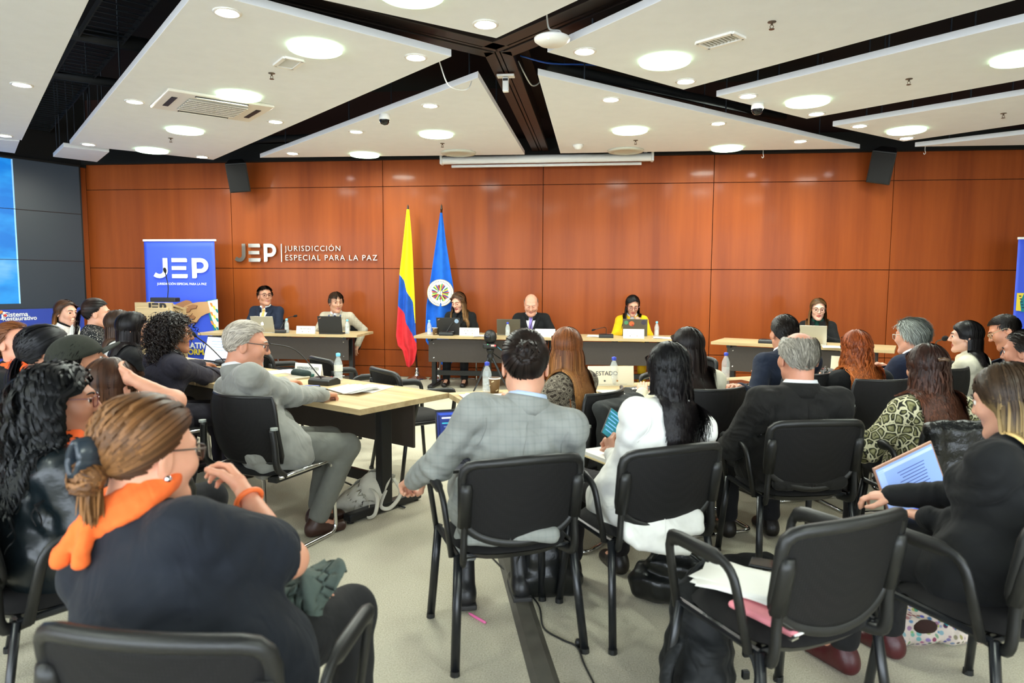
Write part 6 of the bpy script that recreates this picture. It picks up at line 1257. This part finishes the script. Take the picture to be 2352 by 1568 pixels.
# ---- camera on tripod in front of the back table
p = hz(1126, 906, 0); top = hy(1128, 800, p[1]); e = empty('video_camera_tripod', 'black remote video camera on a tripod before the flags table', 'camera', (p[0], p[1], 0)); zt = top[2]
for k in range(3):
    a = R(90+120*k+15); f_ = np.array([.30*math.cos(a), .30*math.sin(a), .01]); lg = MB().tube([(0.03*math.cos(a), .03*math.sin(a), zt-.12), f_*[.55, .55, 1]+[0, 0, (zt-.12)*.45]], .016, 6).build('leg', m_blackm, e); MB().tube([f_*[.5, .5, 1]+[0, 0, (zt-.12)*.5], f_], .011, 6).build('lower_section', m_blackm, lg); MB().ball(tuple(f_), .016, 8, 6).build('rubber_foot', m_black, lg)
MB().tube([(0, 0, zt-.35), (0, 0, zt-.06)], .014, 8).build('centre_column', m_blackm, e); MB().lathe([(.001, zt-.16), (.04, zt-.15), (.045, zt-.10), (.03, zt-.07), (.04, zt-.05), (.05, zt-.03), (.05, zt), (.001, zt)], 16).build('fluid_head', m_blackm, e, smooth=True)
MB().tube([(.02, .03, zt-.06), (.1, .25, zt-.16)], .008, 6).build('pan_handle', m_blackm, e)
MB().box((0, 0, zt+.035), (.18, .16, .07)).build('camera_base', m_black, e, bevel=.02); MB().box((.05, -.082, zt+.045), (.06, .003, .022)).build('label_plate', mat('label_red_white', '#d8b0ac', .5), e); MB().box((.075, -.083, zt+.045), (.02, .003, .022)).build('label_red', mat('label_red', '#c0303a', .5), e)
cm = MB().ball((0, 0, zt+.15), (.085, .08, .095), 20, 14).build('camera_head', m_black, e, smooth=True); MB().tube([(-.02, -.06, zt+.15), (-.025, -.1, zt+.15)], [.042, .04], 18).build('lens_barrel', m_blackm, cm, smooth=True); MB().ball((-.025, -.098, zt+.15), (.03, .008, .03), 14, 8).build('lens_glass', mat('lens_glass', '#0a0c18', .05), cm, smooth=True); MB().ball((-.02, -.088, zt+.06), .005, 8, 5).build('status_light', mat('led_green', '#3ad07a', .4, emit='#3ad07a', es=2), cm)
cable('camera_cable', [p+[.08, .02, zt+.03], p+[.2, .1, zt-.1], p+[.25, .15, .3], p+[.4, .3, .01], p+[.8, .4, .01]], .004, mat('cable_cyan', '#3fa0c8', .5), 'light blue cable leaving the video camera')
# ---- laps and hands
q = hz(1034, 1062, .66); laptop('open laptop with dark blue chat window on the bun-haired man\'s lap', q+[.10, .12, -.04], 24, 104, m_lapk, .33, .23, scr=screen_mat('screen_indigo', '#22306f', .8), lines=[(.5, .95, .96, .05, '#2d4bb0'), (.2, .86, .25, .035, '#dfe6ff'), (.25, .74, .35, .03, '#3aa6b8'), (.35, .66, .5, .03, '#58699f')]+[(.16, .56-.1*k, .06, .06, '#e9ecff') for k in range(5)]+[(.5, .56-.1*k, .5, .025, '#8f9bd0') for k in range(5)]+[(.03, .5, .03, .9, '#151f4d')])
q = hy(1405, 975, 3.22); e = empty('smartphone', 'smartphone with teal screen in the hand of the woman in white', 'phone', tuple(q), R(24)); e.rotation_euler = (R(-32), R(38), R(20)); MB().box((0, 0, 0), (.075, .009, .155)).build('body', m_black, e, bevel=.004); MB().box((0, -.0052, .0), (.07, .001, .145)).build('screen', screen_mat('screen_teal', '#1d6f7c', .8), e)
for k in range(6): MB().box((.0 if k % 2 else -.01, -.006, .055-k*.02), (.05, .0006, .006)).build('screen_content', screen_mat('scr_blue_line', '#6fa8d8' if k < 3 else '#3d4f9a', .8), e)
q = hz(1388, 1058, .60); e = empty('notebook', 'open ring notebook with white pages on the lap of the woman in white', 'notebook', tuple(q+[.05, .06, 0]), R(35)); MB().box((0, 0, .0), (.22, .30, .006)).build('cover', mat('folder_cream', '#e2cf9d', .7), e); MB().box((0, 0, .014), (.21, .29, .02)).build('page_block', m_paper, e, bevel=.002); MB().box((.108, 0, .008), (.002, .28, .012)).build('coloured_tabs', mat('tabs_violet', '#8d86b8', .6), e)
q = hy(2085, 1150, 2.80); laptop('rose-gold laptop showing a text document on the lap at the right edge', q+[.13, -.06, -.075], 30, 112, m_rose, .34, .235, tilt=(8, -14), scr=screen_mat('screen_mist', '#7f9ed8', .8), lines=[(.06, .5, .10, .9, '#8fa9dc'), (.5, .93, .98, .06, '#a5b9e2')]+[(.55+.01*(k % 3), .78-.060*k, .48-.04*(k % 3), .016, '#3f5288') for k in range(11)]+[(.5, .03, .9, .05, '#4f67c8')])
def blobcloth(name, lab, cat, loc, rz, prims, m, h=.012, wr=.008, k=.03, pn='cloth'):
    e = empty(name, lab, cat, tuple(loc), R(rz)); f = field(prims, k); V, F = surfnet(lambda p: f(p)+wr*np.sin(p[:, 0]*38+p[:, 2]*21)*np.sin(p[:, 1]*33+p[:, 0]*17+1)+wr*.5*np.sin(p[:, 2]*70+p[:, 1]*40), f.lo, f.hi, h); mesh_np(pn, V, F, m, e); return e
def crumple(name, lab, cat, loc, rz, net, m, amp=.012, fr=26., n=44, thick=.006, pn='cloth', edge=.05):
    """crumpled cloth: smooth surface through a control net, with sharp-ish folds and an uneven outline"""
    net = np.array(net, float); e = empty(name, lab, cat, tuple(loc), R(rz)); rows = np.array([smoothpath(r, 12) for r in net]); G = np.array([smoothpath(rows[:, j], 12) for j in range(rows.shape[1])]).transpose(1, 0, 2)
    iu = np.linspace(0, G.shape[0]-1, n).astype(int); iv = np.linspace(0, G.shape[1]-1, n).astype(int); G = G[iu][:, iv]
    U = np.gradient(G, axis=0); Vv = np.gradient(G, axis=1); N_ = np.cross(U, Vv); N_ /= np.linalg.norm(N_, axis=2, keepdims=True)+1e-9; x, y, z = G[..., 0], G[..., 1], G[..., 2]; ph = RNG.random(5)*6
    w = .06*np.sin(x*13+z*9+ph[0])+.05*np.sin(y*15-z*11+ph[1]); f = (1-np.abs(np.sin(fr*(x*.7+z*.5+w)+ph[2])))**1.5+.7*(1-np.abs(np.sin(fr*.8*(y*.8-z*.6+w*1.3)+ph[3])))**1.5
    G = G+N_*(amp*(f-.6))[..., None]; k = G.shape[1]; F = np.array([(i*k+j, i*k+j+1, (i+1)*k+j+1, (i+1)*k+j) for i in range(G.shape[0]-1) for j in range(k-1)])
    o = mesh_np(pn, G.reshape(-1, 3), F, m, e); md = o.modifiers.new('t', 'SOLIDIFY'); md.thickness = thick; return e
q = hy(694, 1398, 1.72); crumple('folded_jacket', 'grey-green jacket bundled on the lap of the foreground woman', 'jacket', q, -10, [[(-.07, .08, .03), (-.01, .10, .08), (.05, .09, .11), (.10, .06, .09)], [(-.09, .0, .05), (-.03, -.04, .07), (.04, -.03, .09), (.10, .0, .06)], [(-.08, -.03, -.01), (-.02, -.09, .0), (.04, -.07, .0), (.07, -.02, .0)], [(-.06, -.02, -.05), (.01, -.07, -.05), (.06, -.05, -.05), (.10, .0, -.04)]], fabric('jacket_sage', '#56625c', wr=.7), .016, 26.)
# ---- on the empty chair
CL = lambda x, y, z: rotz(R(31))@np.array([x, y, 0])+np.array([.60, 2.18, z])
q = np.array([.60, 2.20, .468]); e = empty('pink_folder', 'pink zip folder lying on the empty chair', 'folder', tuple(CL(-.04, -.09, .482)), R(40)); MB().box((0, 0, .012), (.31, .23, .022)).build('case', fabric('folder_pink', '#e38c96'), e, bevel=.01); MB().tube([(-.155, -.117, .014), (.155, -.117, .014)], .004, 6).build('zip', m_white, e); MB().box((-.165, -.12, .012), (.03, .012, .006)).build('zip_pull', m_chrome, e)
papers(0, 0, 0, 'white sheets lying over the pink folder on the empty chair', 4, w=.22, h=.3); bpy.context.view_layer.update(); o = [x for x in bpy.data.objects if x.name.startswith('papers') and x.parent is None][-1]; o.location = tuple(CL(-.07, .06, .506)); o.rotation_euler = (0, 0, R(62))
e = empty('smartphone', 'dark phone lying on the papers on the empty chair', 'phone', tuple(CL(.10, .12, .508)), R(70)); MB().box((0, 0, .005), (.075, .155, .009)).build('body', m_black, e, bevel=.003); MB().box((0, 0, .0105), (.07, .148, .001)).build('screen', mat('phone_glass', '#23262a', .08), e)
# ---- floor
m_strip = mat('cable_cover', '#4a463d', .7, var=.2, bscale=9); a, b_ = hz(1178, 1320, 0), hz(1262, 1600, 0); d = vnorm(b_-a); L = np.linalg.norm(b_-a); n_ = np.array([-d[1], d[0], 0]); e = empty('floor_cable_cover', 'dark flat cable cover strip on the carpet', 'cable cover', tuple(a), math.atan2(d[1], d[0])); MB().prism([(-.055, 0), (.055, 0), (.03, .012), (-.03, .012)], L+.6, ((-.6, 0, .0005), (0, 1, 0), (0, 0, 1), (1, 0, 0))).build('strip', m_strip, e, bevel=.002)
g3 = lambda px, py: hz(px, py, .006)
cable('floor_cable', [g3(1130, 1280), g3(1180, 1330), g3(1235, 1385), g3(1248, 1440), g3(1290, 1468), g3(1325, 1485), g3(1342, 1525), g3(1370, 1580)], .004, m_black, 'thin black cable winding beside the cable cover'); e = empty('cable_plug', 'small black plug on the thin cable by the chair leg', 'plug', tuple(hz(1328, 1484, 0)), .6); MB().lathe([(.001, 0), (.012, 0), (.014, .02), (.010, .03), (.001, .032)], 12).build('plug_body', m_black, e, smooth=True); MB().box((.015, 0, .01), (.02, .012, .012)).build('prong', m_chrome, e)
pen([hz(1076, 1407, .006), hz(1116, 1430, .006)], .006, '#e06aa0', 'pink pen lying on the carpet')
cable('table_cable', [hz(750, 1090, .3), hz(800, 1110, .02), hz(860, 1140, .01), hz(930, 1165, .01)], .007, m_black, 'black cable under the near table corner')
q = hz(835, 1172, 0); CV = fabric('canvas_cream', '#d8d3c3', wr=.6)
e = crumple('tote_bag', 'cream canvas tote bag slumped under the table corner', 'bag', q, 12, [[(-.20, -.04, .01), (-.12, -.05, .01), (-.02, -.05, .01), (.10, -.05, .01)], [(-.21, -.05, .04), (-.10, -.07, .08), (.0, -.07, .10), (.12, -.07, .09)], [(-.17, -.02, .07), (-.06, -.04, .15), (.04, -.05, .19), (.16, -.04, .17)], [(-.15, .02, .09), (-.04, .0, .18), (.05, .01, .25), (.18, .0, .22)]], CV, .010, 20., pn='front_panel')
e2 = crumple('x', 'x', 'x', q, 12, [[(-.20, .05, .01), (-.12, .06, .01), (-.02, .07, .01), (.12, .07, .01)], [(-.19, .05, .05), (-.10, .07, .09), (.0, .09, .10), (.15, .09, .09)], [(-.16, .03, .08), (-.06, .05, .16), (.05, .08, .20), (.19, .08, .17)], [(-.15, .02, .09), (-.03, .04, .19), (.07, .07, .25), (.20, .07, .21)]], CV, .010, 20., pn='back_panel')
for ch in list(e2.children): ch.parent = e
bpy.data.objects.remove(e2)
MB().tube(smoothpath([(.05, -.05, .17), (.10, -.12, .12), (.09, -.17, .03), (.04, -.16, .012), (.05, -.11, .07), (.0, -.06, .13)]), .013, 6, flat=.2).build('handle', CV, e, smooth=True); MB().tube(smoothpath([(.19, .03, .20), (.24, -.04, .12), (.18, -.11, .05), (.12, -.10, .06), (.15, -.06, .15)]), .013, 6, flat=.2).build('handle', CV, e, smooth=True)
MB().box((.0, .01, .03), (.22, .06, .05)).build('dark_contents', mat('bag_inside', '#23241f', .9), e, bevel=.01)
m_lea = mat('bag_leather', '#101212', .3, bump=.35, bscale=22)
q = hz(1258, 1362, 0); e = blobcloth('handbag', 'tall black leather handbag beside the bun-haired man\'s chair', 'bag', q, 15, [('c', (-.10, 0, .06), (.10, 0, .06), .07, .07), ('c', (-.09, 0, .28), (.09, 0, .28), .045, .045), ('c', (0, 0, .1), (0, 0, .28), .09, .06, (1, 0, 0), 1.5)], m_lea, .012, .004, pn='bag_body'); MB().tube(smoothpath([(-.1, .02, .28), (-.12, .0, .42), (.02, -.02, .48), (.1, 0, .30)]), .009, 6).build('handle', m_lea, e, smooth=True)
for s in (-1, 1): MB().tube(smoothpath([(-.13, s*.02, .26), (-.16, s*.03, .12), (-.15, s*.02, .02)]), .006, 5).build('strap', m_lea, e, smooth=True)
q = hz(1565, 1388, 0); e = blobcloth('handbag', 'slouchy black leather bag under the white blazer chair', 'bag', q, -25, [('c', (-.16, 0, .08), (.20, 0, .06), .085, .065, (0, 1, 0), 1.2), ('c', (-.10, 0, .18), (.10, 0, .16), .07, .06), ('c', (-.08, .02, .24), (.06, .02, .22), .04, .04)], m_lea, .012, .008, pn='bag_body'); MB().tube(smoothpath([(-.14, -.04, .18), (-.04, -.09, .30), (.10, -.08, .26), (.18, -.05, .14)]), .013, 6, flat=.5).build('handle', m_lea, e, smooth=True); MB().ball((.12, -.10, .12), .012, 8, 6).build('buckle', m_chrome, e)
q = hz(1715, 1300, 0); blobcloth('dark_bag', 'flat black bag on the carpet below the dark suit chair', 'bag', q, 20, [('c', (-.14, 0, .02), (.14, 0, .02), .03, .03, (0, 1, 0), 3.)], fabric('bag_black', '#121212'), .014, .004, pn='bag_body')
m_nyl = fabric('backpack_nylon', '#17191a', wr=.9, rough=.6); q = hz(1600, 1600, 0); e = blobcloth('backpack', 'black backpack leaning at the bottom edge beside the empty chair', 'backpack', q, 15, [('c', (0, 0, .10), (.02, .03, .34), .11, .085, (1, 0, 0), 1.25), ('c', (-.02, -.11, .10), (-.01, -.07, .22), .06, .05, (1, 0, 0), 1.4), ('c', (.0, .02, .36), (.0, .04, .42), .07, .04)], m_nyl, .011, .006, pn='main_body')
MB().tube(smoothpath([(-.10, -.10, .30), (-.18, -.16, .20), (-.17, -.16, .06)]), .022, 6, flat=.3).build('strap', m_nyl, e, smooth=True); MB().tube(smoothpath([(.08, -.10, .34), (.14, -.15, .18), (.12, -.15, .05)]), .022, 6, flat=.3).build('strap', m_nyl, e, smooth=True); MB().tube(smoothpath([(-.04, 0, .44), (0, -.02, .50), (.05, 0, .44)]), .010, 6).build('grab_handle', m_nyl, e, smooth=True)
for z in (.12, .2): MB().box((.14, -.08, z), (.025, .02, .03)).build('buckle', m_black, e, bevel=.004)
MB().tube(smoothpath([(-.10, -.12, .03), (-.22, -.02, .012), (-.36, .06, .01), (-.46, .12, .01)]), .016, 6, flat=.25).build('loose_strap', m_nyl, e, smooth=True)
q = hz(2145, 1462, 0); e = blobcloth('floral_tote', 'crumpled floral fabric bag with turquoise trim on the floor at the right', 'bag', q, 10, [('c', (-.20, 0, .06), (.18, 0, .05), .075, .06, (0, 1, 0), 1.4), ('c', (-.02, .02, .12), (.10, .04, .28), .07, .05), ('c', (.06, .02, .12), (.22, .04, .20), .05, .05)], fabric('floral_print', '#c6b8ac', 'flowers', '#8a4034', wr=.8), .012, .010, pn='bag_body'); MB().tube(smoothpath([(-.02, -.09, .10), (.06, -.11, .20), (.12, -.10, .26), (.13, -.11, .18), (.04, -.12, .08)]), .008, 6).build('turquoise_trim', mat('trim_teal', '#2a8f9a', .6), e, smooth=True); MB().ball((-.10, -.085, .09), (.05, .02, .03), 12, 8).build('dark_pocket', m_gap, e, smooth=True)
# coats over chair backs
def coat_on(x, y, yaw, lab, m, w=.22, zb=.45, h=.014):
    blobcloth('draped_coat', lab, 'coat', (x, y, 0), yaw, [('c', (-w, -.27, .80), (w, -.27, .80), .035, .035), ('c', (-w, -.30, .80), (-w*.9, -.31, zb), .03, .035), ('c', (w, -.30, .80), (w*.9, -.31, zb), .03, .035), ('c', (0, -.30, .78), (0, -.31, zb), .045, .05, (1, 0, 0), 4.4)], m, h, .004)
cp_ = [o for o in bpy.data.objects if o.get('label') == 'cantilever chair of the auburn-haired woman'][0]; coat_on(cp_.location.x, cp_.location.y, math.degrees(cp_.rotation_euler.z), 'dark grey coat draped over the auburn-haired woman\'s chair', fabric('coat_slate', '#2e302f', wr=.5))
cp_ = [o for o in bpy.data.objects if o.get('label') == 'black armchair of the woman in the olive blouse'][0]; coat_on(cp_.location.x, cp_.location.y, math.degrees(cp_.rotation_euler.z), 'fluffy black coat draped over the olive-bloused woman\'s chair', mat('fur_black', '#0e0f10', .35, bump=.9, bscale=30), .24, .30)
# every parent Empty stands at the base of its thing
def rebase(e):
    pts = []
    for ch in e.children:
        for c in ch.bound_box: pts.append(np.array(ch.matrix_basis@Vector(c)))
    pts = np.array(pts); L = np.array([(pts[:, 0].min()+pts[:, 0].max())/2, (pts[:, 1].min()+pts[:, 1].max())/2, pts[:, 2].min()])
    e.location = L
    for ch in e.children: ch.location = np.array(ch.location)-L
bpy.context.view_layer.update()
for o in [o for o in bpy.data.objects if o.parent is None and o.type == 'EMPTY' and o.name.split('.')[0] in ('ceiling_board', 'video_wall', 'printed_backdrop')]: rebase(o)
